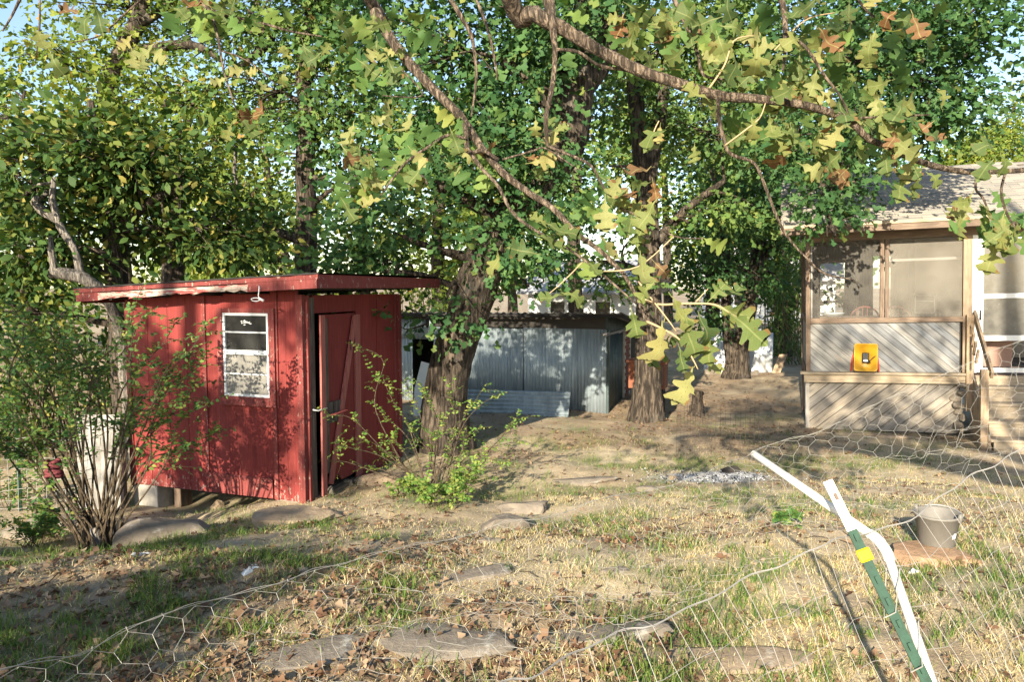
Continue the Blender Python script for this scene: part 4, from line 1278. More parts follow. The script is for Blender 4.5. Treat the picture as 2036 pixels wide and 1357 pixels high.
# yellow toy barrow propped on the sill
tp = pw(0.86, -0.10, 0.974)
toy = thing('toy_wheelbarrow', 'yellow plastic toy barrow tray propped upright on the porch ledge', 'toy', tp, (rad(-6), 0, PR))
mb = MB()
def rrect(w, h, r, n=5):
    pts = []
    for cx, cz, a0 in ((w/2 - r, h/2 - r, 0), (-w/2 + r, h/2 - r, 90), (-w/2 + r, -h/2 + r, 180), (w/2 - r, -h/2 + r, 270)):
        for i in range(n + 1):
            a = rad(a0 + 90 * i / n); pts.append((cx + r * math.cos(a), cz + r * math.sin(a)))
    return pts
rim = rrect(0.34, 0.44, 0.04); rin = rrect(0.31, 0.41, 0.035); flo = rrect(0.24, 0.33, 0.03); rbk = rrect(0.33, 0.43, 0.04); fbk = rrect(0.26, 0.35, 0.03)
n = len(rim); rings = [(fbk, 0.0), (rbk, -0.085), (rim, -0.09), (rim, -0.1), (rin, -0.1), (flo, -0.012)]
vs = []
for poly, y in rings: vs += [(u, y, v + 0.235) for u, v in poly]
fs = [tuple(range(n))]
for k in range(len(rings) - 1):
    fs += [(k*n + i, k*n + (i+1) % n, (k+1)*n + (i+1) % n, (k+1)*n + i) for i in range(n)]
fs.append(tuple(reversed(range((len(rings)-1)*n, len(rings)*n))))
mb.add(vs, fs).build('tray', M['yellow'], toy, True)
for s in (-1, 1):
    MB().tube([(s * 0.15, -0.02, 0.36), (s * 0.185, 0.0, 0.2), (s * 0.195, -0.03, 0.015)], 0.013, 7).build('handle', M['red_plastic'], toy, True)
bx = MB().box(-0.05, 0.05, -0.075, -0.014, 0.15, 0.31).build('battery_pack', M['black'], toy, bevel=0.012)
MB().box(-0.03, 0.028, -0.0765, -0.0755, 0.172, 0.20).build('sticker', M['white'], bx)
MB().tube([(0.05, -0.04, 0.2), (0.07, -0.05, 0.15), (0.03, -0.07, 0.14), (0.09, -0.06, 0.22), (0.15, -0.06, 0.27)], 0.006, 5).build('cable', M['black'], bx, True)

# ================================================================== FAR HOUSES
def far_house(px0, px1, pyw, pye, pyr, D, label, windows, rot=-20):
    a = P(px0, pye, D); b = P(px1, pye, D)
    w = b.x - a.x; zg = gz1((a.x + b.x) / 2, D)
    rt = thing('white_house', label, 'house', (a.x, D, zg), (0, 0, rad(rot)))
    he = P(px0, pye, D).z - zg; hr = P(px0, pyr, D).z - zg; dep = 6.0
    MB().box(0, w, 0, dep, 0, he).build('wall', M['house_white'], rt)
    mb = MB()
    mb.add([(-.4, -.5, he), (w + .4, -.5, he), (w + .4, dep/2, hr), (-.4, dep/2, hr), (-.4, dep + .5, he), (w + .4, dep + .5, he),
            (-.4, -.5, he + .12), (w + .4, -.5, he + .12), (w + .4, dep/2, hr + .12), (-.4, dep/2, hr + .12), (-.4, dep + .5, he + .12), (w + .4, dep + .5, he + .12)],
           [(0,1,2,3),(3,2,5,4),(6,9,8,7),(9,10,11,8),(0,6,7,1),(0,3,9,6),(3,4,10,9),(1,7,8,2),(2,8,11,5),(4,5,11,10)])
    mb.build('roof', M['house_roof'], rt)
    for u0, u1, v0, v1 in windows:
        f = frame(u0 * w, u1 * w, -0.05, -0.002, v0 * he, v1 * he, 0.06).build('window', M['white'], rt)
        MB().box(u0 * w + .06, u1 * w - .06, -0.03, -0.02, v0 * he + .06, v1 * he - .06).build('pane', M['glass'], f)
    return rt
far_house(1050, 1275, 640, 585, 520, 34, 'pale house with a grey roof beyond the tin shed', [(0.2, 0.35, 0.45, 0.85), (0.6, 0.75, 0.45, 0.85)])
far_house(1395, 1640, 690, 560, 470, 44, 'pale house beyond the white panels and the far oak', [(0.25, 0.4, 0.4, 0.8), (0.6, 0.75, 0.4, 0.8)])
# ================================================================== TREES OF THE YARD
def gbase(px, D):
    a = (px - 1018.0) / FPX * D
    return Vector((a, D, gz1(a, D)))

# leaning oak between the two sheds
b0 = gbase(886, 10.5)
make_tree('oak_tree', 'thick leaning oak between the red shed and the tin shed', 'tree',
    [(b0, .33), PT(884, 800, 10.5, .29), PT(900, 710, 10.5, .29), PT(932, 620, 10.5, .29), PT(965, 520, 10.5, .28), PT(1010, 440, 10.6, .28), PT(1075, 350, 10.6, .30), PT(1120, 270, 10.6, .33), PT(1140, 190, 10.6, .28), PT(1165, 80, 10.7, .2), PT(1180, -60, 10.8, .16), PT(1190, -300, 10.9, .1)],
    [[PT(1120, 250, 10.6, .2), PT(1080, 190, 10.5, .13), PT(1040, 150, 10.4, .1), PT(1000, 120, 10.3, .06)],
     [PT(1140, 190, 10.6, .2), PT(1200, 120, 10.7, .15), PT(1215, 40, 10.8, .13), PT(1230, -80, 10.9, .1)],
     [PT(1010, 440, 10.6, .14), PT(930, 400, 10.3, .09), PT(850, 360, 10.1, .06), PT(760, 330, 10.0, .03)],
     [PT(965, 520, 10.5, .1), PT(880, 500, 10.2, .05), PT(800, 470, 10.1, .03)]],
    [B(880, 120, 10.3, 1.4, 1.2, 1.15), B(750, 320, 10.1, .95, .9, .85), B(1000, 280, 10.2, 1.1, .9, .9), B(840, 470, 10.1, 1.0, .9, .55), B(1090, 60, 10.5, 1.3, 1.1, .9),
     B(930, -160, 10.5, 2.0, 1.6, .9), B(1080, 430, 10.3, .8, .7, .55), B(960, 420, 10.0, .8, .6, .6), B(890, 590, 10.1, .42, .35, .22), B(1050, 570, 10.2, .55, .4, .3), B(850, 650, 10.0, .28, .3, .25),
     B(690, 460, 10.2, .5, .5, .4), B(760, 540, 10.2, .5, .4, .2)],
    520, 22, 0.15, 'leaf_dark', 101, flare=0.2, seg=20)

# straight oak right of the tin shed
b1 = gbase(1288, 13.6)
make_tree('oak_tree', 'straight oak standing at the right corner of the tin shed', 'tree',
    [(b1, .27), PT(1288, 700, 13.6, .235), PT(1290, 600, 13.6, .225), PT(1290, 500, 13.6, .2), PT(1284, 390, 13.6, .2), PT(1275, 300, 13.6, .17), PT(1262, 180, 13.6, .13), PT(1250, 40, 13.6, .1), PT(1245, -150, 13.6, .06)],
    [[PT(1284, 390, 13.6, .15), PT(1305, 280, 13.5, .12), PT(1320, 180, 13.4, .1), PT(1335, 60, 13.4, .07)],
     [PT(1290, 560, 13.6, .1), PT(1250, 530, 13.4, .06), PT(1190, 520, 13.3, .03)],
     [PT(1290, 500, 13.6, .12), PT(1360, 420, 13.8, .08), PT(1440, 360, 14.0, .05)]],
    [B(1310, 100, 13.6, 1.6, 1.4, 1.3), B(1410, 260, 13.8, 1.3, 1.1, 1.1), B(1210, 330, 13.4, .8, .8, .8), B(1380, 450, 13.6, .9, .8, .6), B(1250, 480, 13.3, .7, .6, .5), B(1460, 120, 14.0, 1.3, 1.1, 1.2),
     B(1330, 560, 13.3, .5, .5, .4), B(1290, -100, 13.6, 2.2, 1.6, 1.0), B(1460, 400, 14.2, .9, .9, .8), B(1200, 570, 13.2, .4, .4, .25)],
    390, 20, 0.155, 'leaf_mid', 102, flare=0.3, seg=18)

# twin trunk far oak
b2 = gbase(1466, 19.5)
make_tree('oak_tree', 'dark twin trunked oak in front of the white panels', 'tree',
    [(b2, .3), PT(1470, 700, 19.5, .23), PT(1484, 640, 19.5, .2), PT(1494, 580, 19.5, .19), PT(1505, 520, 19.5, .18), PT(1520, 420, 19.5, .15), PT(1535, 300, 19.5, .14), PT(1545, 120, 19.5, .08)],
    [[PT(1458, 720, 19.5, .22), PT(1448, 660, 19.5, .15), PT(1444, 600, 19.5, .13), PT(1440, 500, 19.5, .15), PT(1425, 380, 19.5, .1), PT(1400, 240, 19.5, .05)],
     [PT(1505, 520, 19.5, .14), PT(1560, 470, 19.3, .08), PT(1600, 400, 19.0, .04)]],
    [B(1500, 420, 19.2, 1.4, 1.2, 1.0), B(1430, 480, 19.0, 1.0, .9, .8), B(1570, 440, 19.2, 1.0, 1, .9), B(1480, 540, 19.0, .9, .8, .5), B(1400, 560, 18.8, .7, .7, .6), B(1520, 250, 19.5, 2.0, 1.6, 1.5), B(1550, 560, 19.2, .6, .6, .5), B(1420, 610, 19.5, .5, .5, .4)],
    400, 20, 0.16, 'leaf_dark', 103, flare=0.15, seg=16)

# tree right behind the red shed
b3 = gbase(612, 12.6)
make_tree('oak_tree', 'oak with a sunlit bare trunk rising behind the red shed roof', 'tree',
    [(b3, .24), PT(610, 600, 12.6, .19), PT(608, 500, 12.6, .185), PT(610, 420, 12.6, .18), PT(606, 330, 12.6, .17), PT(612, 230, 12.6, .14), PT(600, 130, 12.6, .11), PT(620, 0, 12.6, .08), PT(630, -200, 12.6, .05)],
    [[PT(608, 480, 12.6, .11), PT(560, 465, 12.6, .08), PT(500, 440, 12.6, .06), PT(430, 420, 12.6, .03)],
     [PT(606, 355, 12.6, .06), PT(640, 352, 12.5, .04), PT(660, 350, 12.5, .03)]],
    [B(620, 160, 12.5, 1.2, 1.0, 1.1), B(520, 220, 12.8, 1.2, 1.0, .9), B(690, 250, 12.7, .7, .7, .7), B(480, 60, 13.2, 1.3, 1.1, .9), B(640, 20, 12.6, 1.3, 1.1, .9), B(700, 420, 12.9, .6, .6, .6), B(500, 400, 13.2, .8, .8, .6)],
    300, 20, 0.14, 'leaf_mid', 104, flare=0.3)

# crooked oak at the left with sunlit upper limbs
b4 = gbase(330, 13.2)
make_tree('oak_tree', 'crooked oak with sunlit yellow green top at upper left', 'tree',
    [(b4, .28), PT(345, 520, 13.2, .2), PT(330, 330, 13.2, .18), PT(250, 230, 13.2, .16), PT(212, 185, 13.2, .15), PT(235, 120, 13.2, .15), PT(270, 50, 13.2, .15), PT(292, -40, 13.2, .12), PT(300, -250, 13.2, .08)],
    [[PT(235, 110, 13.2, .1), PT(310, 95, 13.1, .09), PT(370, 88, 13.1, .08), PT(410, 100, 13.1, .06), PT(440, 120, 13.1, .04)],
     [PT(270, 50, 13.2, .1), PT(320, 20, 13.2, .08), PT(350, -20, 13.2, .06)],
     [PT(330, 330, 13.2, .1), PT(370, 250, 13.0, .08), PT(400, 190, 13.0, .06), PT(540, 80, 13.0, .07), PT(480, 60, 13.1, .05)]],
    [B(130, 120, 13.0, 1.3, 1.1, .8), B(90, 250, 12.9, 1.2, 1.0, .9), B(330, 210, 12.7, 1.1, .8, .7), B(200, 240, 12.5, .9, .8, .6), B(440, 280, 13.2, .9, .8, .7), B(250, 20, 13.6, 1.5, 1.2, .7), B(180, -140, 13.2, 1.8, 1.4, .8), B(420, -60, 13.4, 1.4, 1.2, .7)],
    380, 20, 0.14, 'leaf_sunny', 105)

# dark broad-leaved tree hanging over the left end of the shed
b5 = gbase(250, 10.6)
make_tree('hickory_tree', 'dark broad leaved tree hanging low over the left end of the red shed', 'tree',
    [(b5, .2), PT(235, 600, 10.6, .15), PT(225, 450, 10.6, .14), PT(205, 380, 10.6, .12), PT(190, 300, 10.6, .08), PT(180, 200, 10.6, .04)],
    [[PT(205, 410, 10.6, .08), PT(160, 300, 10.3, .05), PT(110, 250, 10.1, .03)],
     [PT(225, 470, 10.6, .09), PT(300, 400, 10.4, .06), PT(380, 370, 10.3, .03)]],
    [B(150, 300, 10.3, 1.0, .9, .6), B(60, 380, 10.0, .9, .9, .7), B(250, 350, 10.4, 1.0, .9, .7), B(370, 350, 10.5, .8, .8, .55), B(210, 460, 10.6, .8, .8, .5), B(60, 500, 10.0, .8, .7, .5), B(340, 470, 10.8, .8, .8, .5), B(20, 620, 10.0, .6, .6, .5), B(140, 560, 10.2, .5, .5, .35), B(450, 460, 11.0, .6, .6, .45)],
    480, 16, 0.15, 'leaf_broad', 106, tmpl=T_OVAL, spread=0.2)

# big oak whose dark foliage hangs over the porch roof
b6 = gbase(1700, 17.5)
make_tree('oak_tree', 'dark leaved oak spreading over the porch roof', 'tree',
    [(b6, .28), PT(1700, 560, 17.5, .22), PT(1700, 430, 17.5, .2), PT(1695, 330, 17.3, .18), PT(1685, 200, 16.5, .15), PT(1680, 60, 15, .13), PT(1690, -100, 13.5, .1), PT(1750, -250, 12, .07)],
    [[PT(1685, 200, 16.5, .1), PT(1680, 200, 13.0, .07), PT(1720, 180, 10.8, .05), PT(1820, 125, 10.2, .04), PT(1920, 112, 10.0, .02)],
     [PT(1680, 60, 15, .1), PT(1720, 40, 12.0, .07), PT(1830, 30, 10.4, .05), PT(1930, 60, 10.0, .03)],
     [PT(1690, 270, 16.9, .09), PT(1640, 300, 12.5, .06), PT(1640, 400, 10.6, .04), PT(1660, 470, 10.0, .02)]],
    [B(1690, 120, 10.8, .85, .8, .7), B(1790, 60, 10.4, .9, .8, .6), B(1860, 160, 10.1, .6, .6, .45), B(1920, 100, 10.0, .55, .55, .5), B(1760, 240, 10.3, .7, .6, .45), B(1870, 235, 10.0, .5, .5, .3), B(1640, 280, 11.2, .7, .7, .6), B(1650, 390, 10.2, .42, .4, .35), B(1645, 470, 9.9, .3, .3, .3), B(1930, 10, 10.0, .7, .6, .45), B(1720, 360, 10.3, .4, .4, .25), B(1700, 430, 9.9, .25, .25, .2), B(1720, -120, 11.5, 1.6, 1.4, .8), B(1580, 330, 12.5, .6, .6, .5)],
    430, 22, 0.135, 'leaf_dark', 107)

# bamboo-like thicket left of the porch
def thicket(name, label, px0, px1, D0, D1, n, h0, h1, mat, seed, leaf=0.16):
    r = np.random.default_rng(seed)
    c = gbase((px0 + px1) / 2, (D0 + D1) / 2)
    root = thing(name, label, 'thicket', c)
    st = MB(c); pos = []; yd = []
    for k in range(n):
        D = r.uniform(D0, D1); b = gbase(r.uniform(px0, px1), D)
        h = r.uniform(h0, h1); tip = b + Vector((r.normal() * .25, r.normal() * .2, h))
        m = b.lerp(tip, .6) + Vector((r.normal() * .06, r.normal() * .06, 0))
        pp, pr = smooth_path([(b, .015), (m, .011), (tip, .004)], 5)
        st.tube(pp, pr, 5, None, 0, False)
        for q in range(80):
            f = r.uniform(.15, 1); i = min(len(pp) - 1, int(f * len(pp)))
            o = r.normal(size=3) * .16
            pos.append(np.array(tuple(pp[i])) + o); yd.append(o + np.array([0, 0, -.14]))
    st.build('stems', M['stem'], root, True, fix=False)
    pos = np.array(pos); yd = np.array(yd); nr = r.normal(size=pos.shape); nr[:, 2] += .5
    link('foliage', scatter_mesh('foliage', T_BLADE if leaf > .14 else T_OVAL, pos - np.array(tuple(c)), yd, nr, leaf * r.uniform(.6, 1.3, len(pos))), M[mat], root)
thicket('bamboo_thicket', 'tall leafy bamboo thicket just left of the porch', 1520, 1610, 22, 26, 46, 2.0, 4.4, 'leaf_mid', 201, .24)
thicket('bush_thicket', 'bushy green thicket behind the left end of the red shed', -80, 240, 10.8, 13, 40, .8, 2.2, 'leaf_broad', 202, .12)
thicket('bush_thicket', 'low green bushes behind the dark gap left of the tin shed', 790, 900, 18, 20, 20, 1.2, 2.8, 'leaf_sunny', 203, .13)

# grey dead limb jutting up behind the shed's left end
dd = thing('dead_tree', 'twisted grey dead tree with broken limbs at the left of the shed', 'tree', gbase(240, 9.9))
dl = dd.location.copy()
rdt = random.Random(8)
def dpath(pts): return smooth_path([PT(*p) for p in pts], 5)
pp, pr = smooth_path([(gbase(252, 10.0), .1), PT(245, 700, 9.9, .08), PT(222, 610, 9.7, .07), PT(170, 555, 9.5, .075), PT(100, 542, 9.4, .07)], 5)
MB(dl).tube(pp, pr, 10, rdt, 0.35).build('trunk', M['bark_dead'], dd, True, fix=False)
for lb in ([(160, 552, 9.5, .05), (150, 500, 9.5, .045), (120, 450, 9.5, .045), (105, 400, 9.5, .045), (108, 352, 9.5, .03)],
           [(118, 440, 9.5, .045), (85, 420, 9.55, .06), (72, 400, 9.6, .055), (95, 382, 9.6, .035)],
           [(108, 545, 9.4, .05), (102, 500, 9.4, .04), (100, 470, 9.4, .02)],
           [(112, 362, 9.5, .02), (85, 366, 9.5, .018), (62, 368, 9.5, .006)]):
    pp, pr = dpath(lb); MB(dl).tube(pp, pr, 9, rdt, 0.35).build('limb', M['bark_dead'], dd, True, fix=False)
# bare pale twigs in front of the dark foliage
def bare_twigs(paths, label):
    b = P(*paths[0][0][:3])
    o = MB(b)
    for pth in paths:
        pp, pr = smooth_path([PT(*q) for q in pth], 5); o.tube(pp, pr, 5, rdt, .2, False)
    ob = o.build('bare_branch', M['bark_dead'], None, True, loc=b, fix=False)
    tag(ob, label, 'branch')
bare_twigs([[(470, 290, 12.2, .03), (466, 340, 12.2, .03), (470, 372, 12.2, .025), (440, 410, 12.1, .018), (425, 428, 12.1, .016), (390, 470, 12.0, .006)],
            [(470, 366, 12.2, .018), (430, 368, 12.1, .012), (395, 380, 12.0, .008), (385, 402, 12.0, .004)], [(425, 425, 12.1, .016), (435, 455, 12.0, .012), (470, 490, 12.0, .006)],
            [(490, 358, 12.2, .01), (480, 390, 12.2, .008), (470, 415, 12.1, .004)], [(455, 395, 12.1, .012), (400, 425, 12, .008), (350, 430, 12, .006), (335, 452, 12, .003)]],
           'bare pale branch hanging above the red shed roof')

# ================================================================== TREES BEYOND THE YARD
far = [  # px, D, base height of crown py, top py, half width m, material
    (-120, 22, 640, -200, 4.0, 'leaf_mid'), (60, 27, 640, 120, 3.6, 'leaf_sunny'), (260, 24, 620, 60, 3.4, 'leaf_sunny'), (430, 30, 640, 150, 3.8, 'leaf_sunny'),
    (560, 22, 620, 230, 2.8, 'leaf_sunny'), (720, 27, 640, 60, 3.8, 'leaf_sunny'), (880, 24, 610, 60, 3.2, 'leaf_sunny'), (1020, 40, 560, 60, 5.0, 'leaf_sunny'),
    (1150, 25, 470, -40, 3.0, 'leaf_mid'), (1330, 46, 600, 60, 5.0, 'leaf_sunny'), (1420, 27, 520, -60, 3.4, 'leaf_mid'), (1560, 25, 640, 120, 2.6, 'leaf_mid'), (1700, 38, 560, -40, 4.4, 'leaf_dark')]
labs = ['at the far left edge', 'beyond the dead tree', 'behind the dark broad leaved tree', 'behind the bare pale branch', 'just left of the bare trunk behind the shed', 'right of the bare trunk behind the shed', 'behind the leaning oak', 'above the pale house roof',
        'behind the fork of the leaning oak', 'far behind the straight oak', 'behind the upper limbs of the straight oak', 'behind the bamboo thicket', 'behind the porch']
for i, (px, D, pl, pt, hw, mt) in enumerate(far):
    b = gbase(px, D)
    zb = P(px, pl, D).z; zt = P(px, pt, D).z
    r = random.Random(300 + i)
    bl = []
    for k in range(9):
        f = k / 8
        zc = zb + (zt - zb) * (0.08 + 0.84 * f)
        wd = hw * (0.55 + 0.5 * math.sin(math.pi * min(1, f * 0.85 + 0.15)))
        bl.append(((b.x + r.uniform(-.6, .6) * hw, D + r.uniform(-.5, .5) * hw * .7, zc), (wd * r.uniform(.35, .6), wd * r.uniform(.35, .55), (zt - zb) * r.uniform(.10, .16))))
    H = zt - b.z
    make_tree('distant_tree', ('yellow green tree ' if mt == 'leaf_sunny' else 'green tree ') + labs[i], 'tree',
              [(b, .3), (b + Vector((r.uniform(-.3, .3), 0, H * .35)), .22), (b + Vector((r.uniform(-.5, .5), 0, H * .65)), .14), (b + Vector((r.uniform(-.5, .5), 0, H * .9)), .05)],
              [], bl, 300, 15, 0.0075 * D + 0.05, mt, 300 + i, tmpl=T_QUAD, spread=0.0095 * D + 0.12, twigs=40, seg=9, group='trees beyond the yard')
# sunlit trees beyond the porch roof on the right
for i, (px, py, D, w, h, lab) in enumerate([(1990, 260, 40, 2.4, 2.6, 'pale sunlit tree rising above the porch roof at the right edge'), (1915, 318, 34, 1.5, .9, 'rounded yellow green treetop just above the porch roof ridge')]):
    b = gbase(px, D); c = P(px, py, D)
    make_tree('distant_tree', lab, 'tree', [(b, .3), (b.lerp(c, .5), .25), (Vector(c), .1)], [],
              [((c.x + dx_, D, c.z + dz_), (w * .6, w * .6, h * .5)) for dx_, dz_ in ((0, 0), (w * .5, -.6), (-w * .5, -.7), (w * .3, h * .5), (0, -1.5))],
              460, 14, .2, 'leaf_sunny', 340 + i, tmpl=T_QUAD, spread=.3, twigs=30, seg=9, group='trees beyond the yard')
# ================================================================== FOREGROUND OAK WHOSE LIMBS HANG INTO VIEW
fo = Vector((2.9, -4.2, gz1(2.9, -4.2)))
oak = thing('overhanging_oak', 'overhanging oak whose near limbs and lobed leaves cross the top of the view', 'tree', fo)
r5 = random.Random(55)
fork = Vector((2.3, -3.7, 3.8))
pp, pr = smooth_path([(fo - Vector((0, 0, .2)), .42), (fo + Vector((.05, .1, 1.2)), .3), (fork, .26), (Vector((1.9, -4.0, 5.6)), .2), (Vector((1.5, -4.4, 8.0)), .12), (Vector((1.4, -4.5, 9.5)), .05)], 5)
MB(fo).tube(pp, pr, 16, r5, .1).build('trunk', M['bark'], oak, True, fix=False)

def w2r(wpx, D): return wpx / FPX * D / 2 * 0.74
def limb(pts, name='limb', mat='bark_fg', pre=None, seg=10):
    q = [(P(a, b, D), w2r(w, D)) for a, b, D, w in pts]
    if pre: q = pre + q
    # small kinks
    q2 = []
    for i, (p, r) in enumerate(q):
        q2.append((p + Vector((r5.uniform(-1, 1), 0, r5.uniform(-1, 1))) * r * 0.35, r))
    pp, pr = smooth_path(q2, 5)
    MB(fo).tube(pp, pr, seg, r5, .16).build(name, M[mat], oak, True, fix=False)
    return pp
WOOD = []
WOOD += limb([(1000, -40, 2.5, 48), (1060, 22, 2.55, 42), (1120, 62, 2.55, 37), (1190, 98, 2.5, 32), (1260, 132, 2.45, 31), (1340, 165, 2.4, 29), (1420, 186, 2.4, 27), (1500, 193, 2.35, 24), (1570, 207, 2.3, 22), (1640, 221, 2.3, 20), (1690, 240, 2.3, 19), (1725, 275, 2.3, 17), (1770, 292, 2.3, 16), (1810, 312, 2.35, 16), (1860, 331, 2.4, 16), (1930, 342, 2.45, 15), (2040, 338, 2.5, 13), (2150, 330, 2.6, 9)],
             pre=[(fork, .12), (Vector((.9, -1.2, 3.9)), .085), (Vector((-.35, 1.2, 3.4)), .06)], seg=12)
WOOD += limb([(715, -30, 2.7, 30), (745, 30, 2.7, 30), (790, 95, 2.65, 27), (850, 160, 2.6, 25), (910, 230, 2.55, 24), (955, 285, 2.5, 21), (1000, 340, 2.4, 19), (1050, 382, 2.35, 17), (1100, 415, 2.3, 16), (1150, 465, 2.25, 14), (1195, 500, 2.2, 13), (1240, 545, 2.15, 12), (1268, 595, 2.1, 10), (1285, 640, 2.05, 8)],
             pre=[(fork, .11), (Vector((.3, -1.4, 4.4)), .07), (Vector((-1.2, 1.2, 3.5)), .045)], seg=11)
for pts in (
    [(1085, -30, 2.6, 40), (1098, 30, 2.55, 26), (1102, 100, 2.5, 14), (1100, 170, 2.45, 14), (1086, 230, 2.4, 13), (1090, 292, 2.4, 10)],
    [(885, -20, 2.7, 12), (915, 30, 2.65, 12), (938, 70, 2.65, 11), (945, 110, 2.6, 8), (946, 160, 2.6, 7), (937, 232, 2.55, 5)],
    [(940, -20, 2.8, 8), (965, 40, 2.75, 8), (978, 90, 2.7, 7), (990, 160, 2.7, 5)],
    [(1106, 98, 2.5, 9), (1150, 104, 2.5, 9), (1190, 130, 2.5, 9), (1250, 140, 2.5, 8), (1320, 160, 2.5, 7), (1380, 185, 2.5, 5)],
    [(925, 245, 2.5, 16), (930, 300, 2.45, 14), (960, 300, 2.42, 11), (990, 318, 2.4, 9)],
    [(925, 275, 2.45, 9), (890, 270, 2.45, 9), (855, 290, 2.4, 8), (810, 320, 2.4, 7), (780, 355, 2.35, 6), (755, 392, 2.35, 4)],
    [(932, 300, 2.45, 11), (960, 335, 2.4, 10), (990, 370, 2.35, 9), (1020, 425, 2.3, 9), (1075, 465, 2.25, 8), (1130, 495, 2.2, 7), (1190, 540, 2.15, 7), (1265, 605, 2.1, 4)],
    [(1090, 292, 2.4, 8), (1140, 310, 2.35, 8), (1175, 330, 2.3, 8), (1195, 365, 2.3, 7), (1225, 408, 2.25, 6), (1270, 430, 2.2, 5), (1340, 470, 2.15, 4), (1400, 475, 2.15, 3)],
    [(1428, 188, 2.4, 14), (1430, 230, 2.35, 12), (1440, 280, 2.35, 10), (1455, 308, 2.35, 10), (1498, 325, 2.35, 9), (1520, 370, 2.3, 8), (1545, 430, 2.3, 8), (1565, 470, 2.3, 7), (1600, 510, 2.25, 6), (1640, 545, 2.25, 6), (1700, 556, 2.25, 3)],
    [(1545, -20, 2.4, 17), (1558, 20, 2.4, 16), (1564, 70, 2.35, 14), (1560, 110, 2.35, 9), (1556, 140, 2.35, 6)],
    [(1566, 75, 2.35, 9), (1600, 90, 2.3, 8), (1640, 150, 2.3, 8), (1670, 190, 2.3, 6), (1690, 232, 2.3, 5)],
    [(1335, -10, 2.5, 12), (1365, 50, 2.5, 12), (1385, 100, 2.5, 10), (1400, 148, 2.45, 8), (1440, 158, 2.45, 5)],
    [(1700, -10, 2.5, 8), (1720, 20, 2.5, 7), (1738, 32, 2.5, 5)],
    [(385, -20, 2.7, 9), (405, 12, 2.7, 10), (450, 30, 2.7, 8), (520, 46, 2.7, 7), (580, 62, 2.7, 6), (640, 72, 2.7, 4)],
    [(410, 10, 2.7, 9), (425, 40, 2.65, 8), (436, 90, 2.6, 7), (443, 135, 2.6, 6), (460, 190, 2.55, 5), (472, 225, 2.55, 3)],
    [(438, 100, 2.6, 4), (480, 115, 2.6, 4), (520, 140, 2.6, 3), (550, 170, 2.6, 2)],
    [(280, 0, 2.6, 5), (240, 35, 2.6, 5), (200, 70, 2.6, 4), (140, 85, 2.55, 3)],
    [(80, -10, 2.4, 5), (78, 60, 2.4, 5), (70, 122, 2.4, 2)],
    [(45, -15, 2.4, 9), (25, 30, 2.4, 6), (5, 62, 2.4, 4)],
    [(1998, 345, 2.45, 7), (1990, 380, 2.4, 7), (2000, 420, 2.4, 7), (2020, 455, 2.35, 5)],
    [(1942, 346, 2.45, 7), (1940, 375, 2.4, 6), (1955, 395, 2.4, 6), (1965, 420, 2.4, 4)],
    [(1680, 236, 2.3, 8), (1760, 232, 2.25, 6), (1850, 228, 2.2, 4)],
    [(1000, 318, 2.4, 6), (1060, 300, 2.38, 6), (1085, 295, 2.36, 5), (1140, 330, 2.3, 4)],
    [(800, 140, 2.6, 5), (840, 190, 2.55, 4), (760, 190, 2.5, 3)],
    ):
    WOOD += limb(pts, 'branch', seg=7)
for pts in (
    [(1266, 590, 2.1, 8), (1310, 606, 2.05, 7), (1360, 604, 2.0, 6), (1420, 606, 2.0, 6), (1450, 622, 2.0, 4), (1480, 640, 2.0, 3)],
    [(1285, 640, 2.05, 7), (1320, 655, 2.0, 6), (1350, 675, 1.98, 5), (1372, 705, 1.95, 5), (1388, 735, 1.95, 3)],
    [(1270, 560, 2.15, 6), (1300, 600, 2.05, 5), (1330, 640, 2.0, 4), (1345, 660, 2.0, 3)],
    [(1385, 600, 2.0, 4), (1398, 585, 2.0, 3), (1408, 575, 2.0, 2)],
    [(1290, 300, 2.4, 4), (1300, 262, 2.4, 4), (1310, 240, 2.4, 3)],
    [(1410, 175, 2.4, 6), (1440, 130, 2.4, 5), (1460, 80, 2.4, 4), (1500, 70, 2.4, 2)],
    [(1440, 290, 2.35, 5), (1480, 260, 2.3, 5), (1510, 235, 2.3, 4), (1522, 205, 2.3, 3)],
    [(1200, 540, 2.15, 4), (1270, 530, 2.1, 4), (1340, 470, 2.1, 3)],
    [(1160, 520, 2.2, 4), (1120, 560, 2.15, 3), (1085, 590, 2.15, 2)],
    [(1540, 100, 2.35, 4), (1600, 40, 2.35, 4), (1660, 25, 2.35, 3)],
    ):
    WOOD += limb(pts, 'twig', 'twig', seg=5)

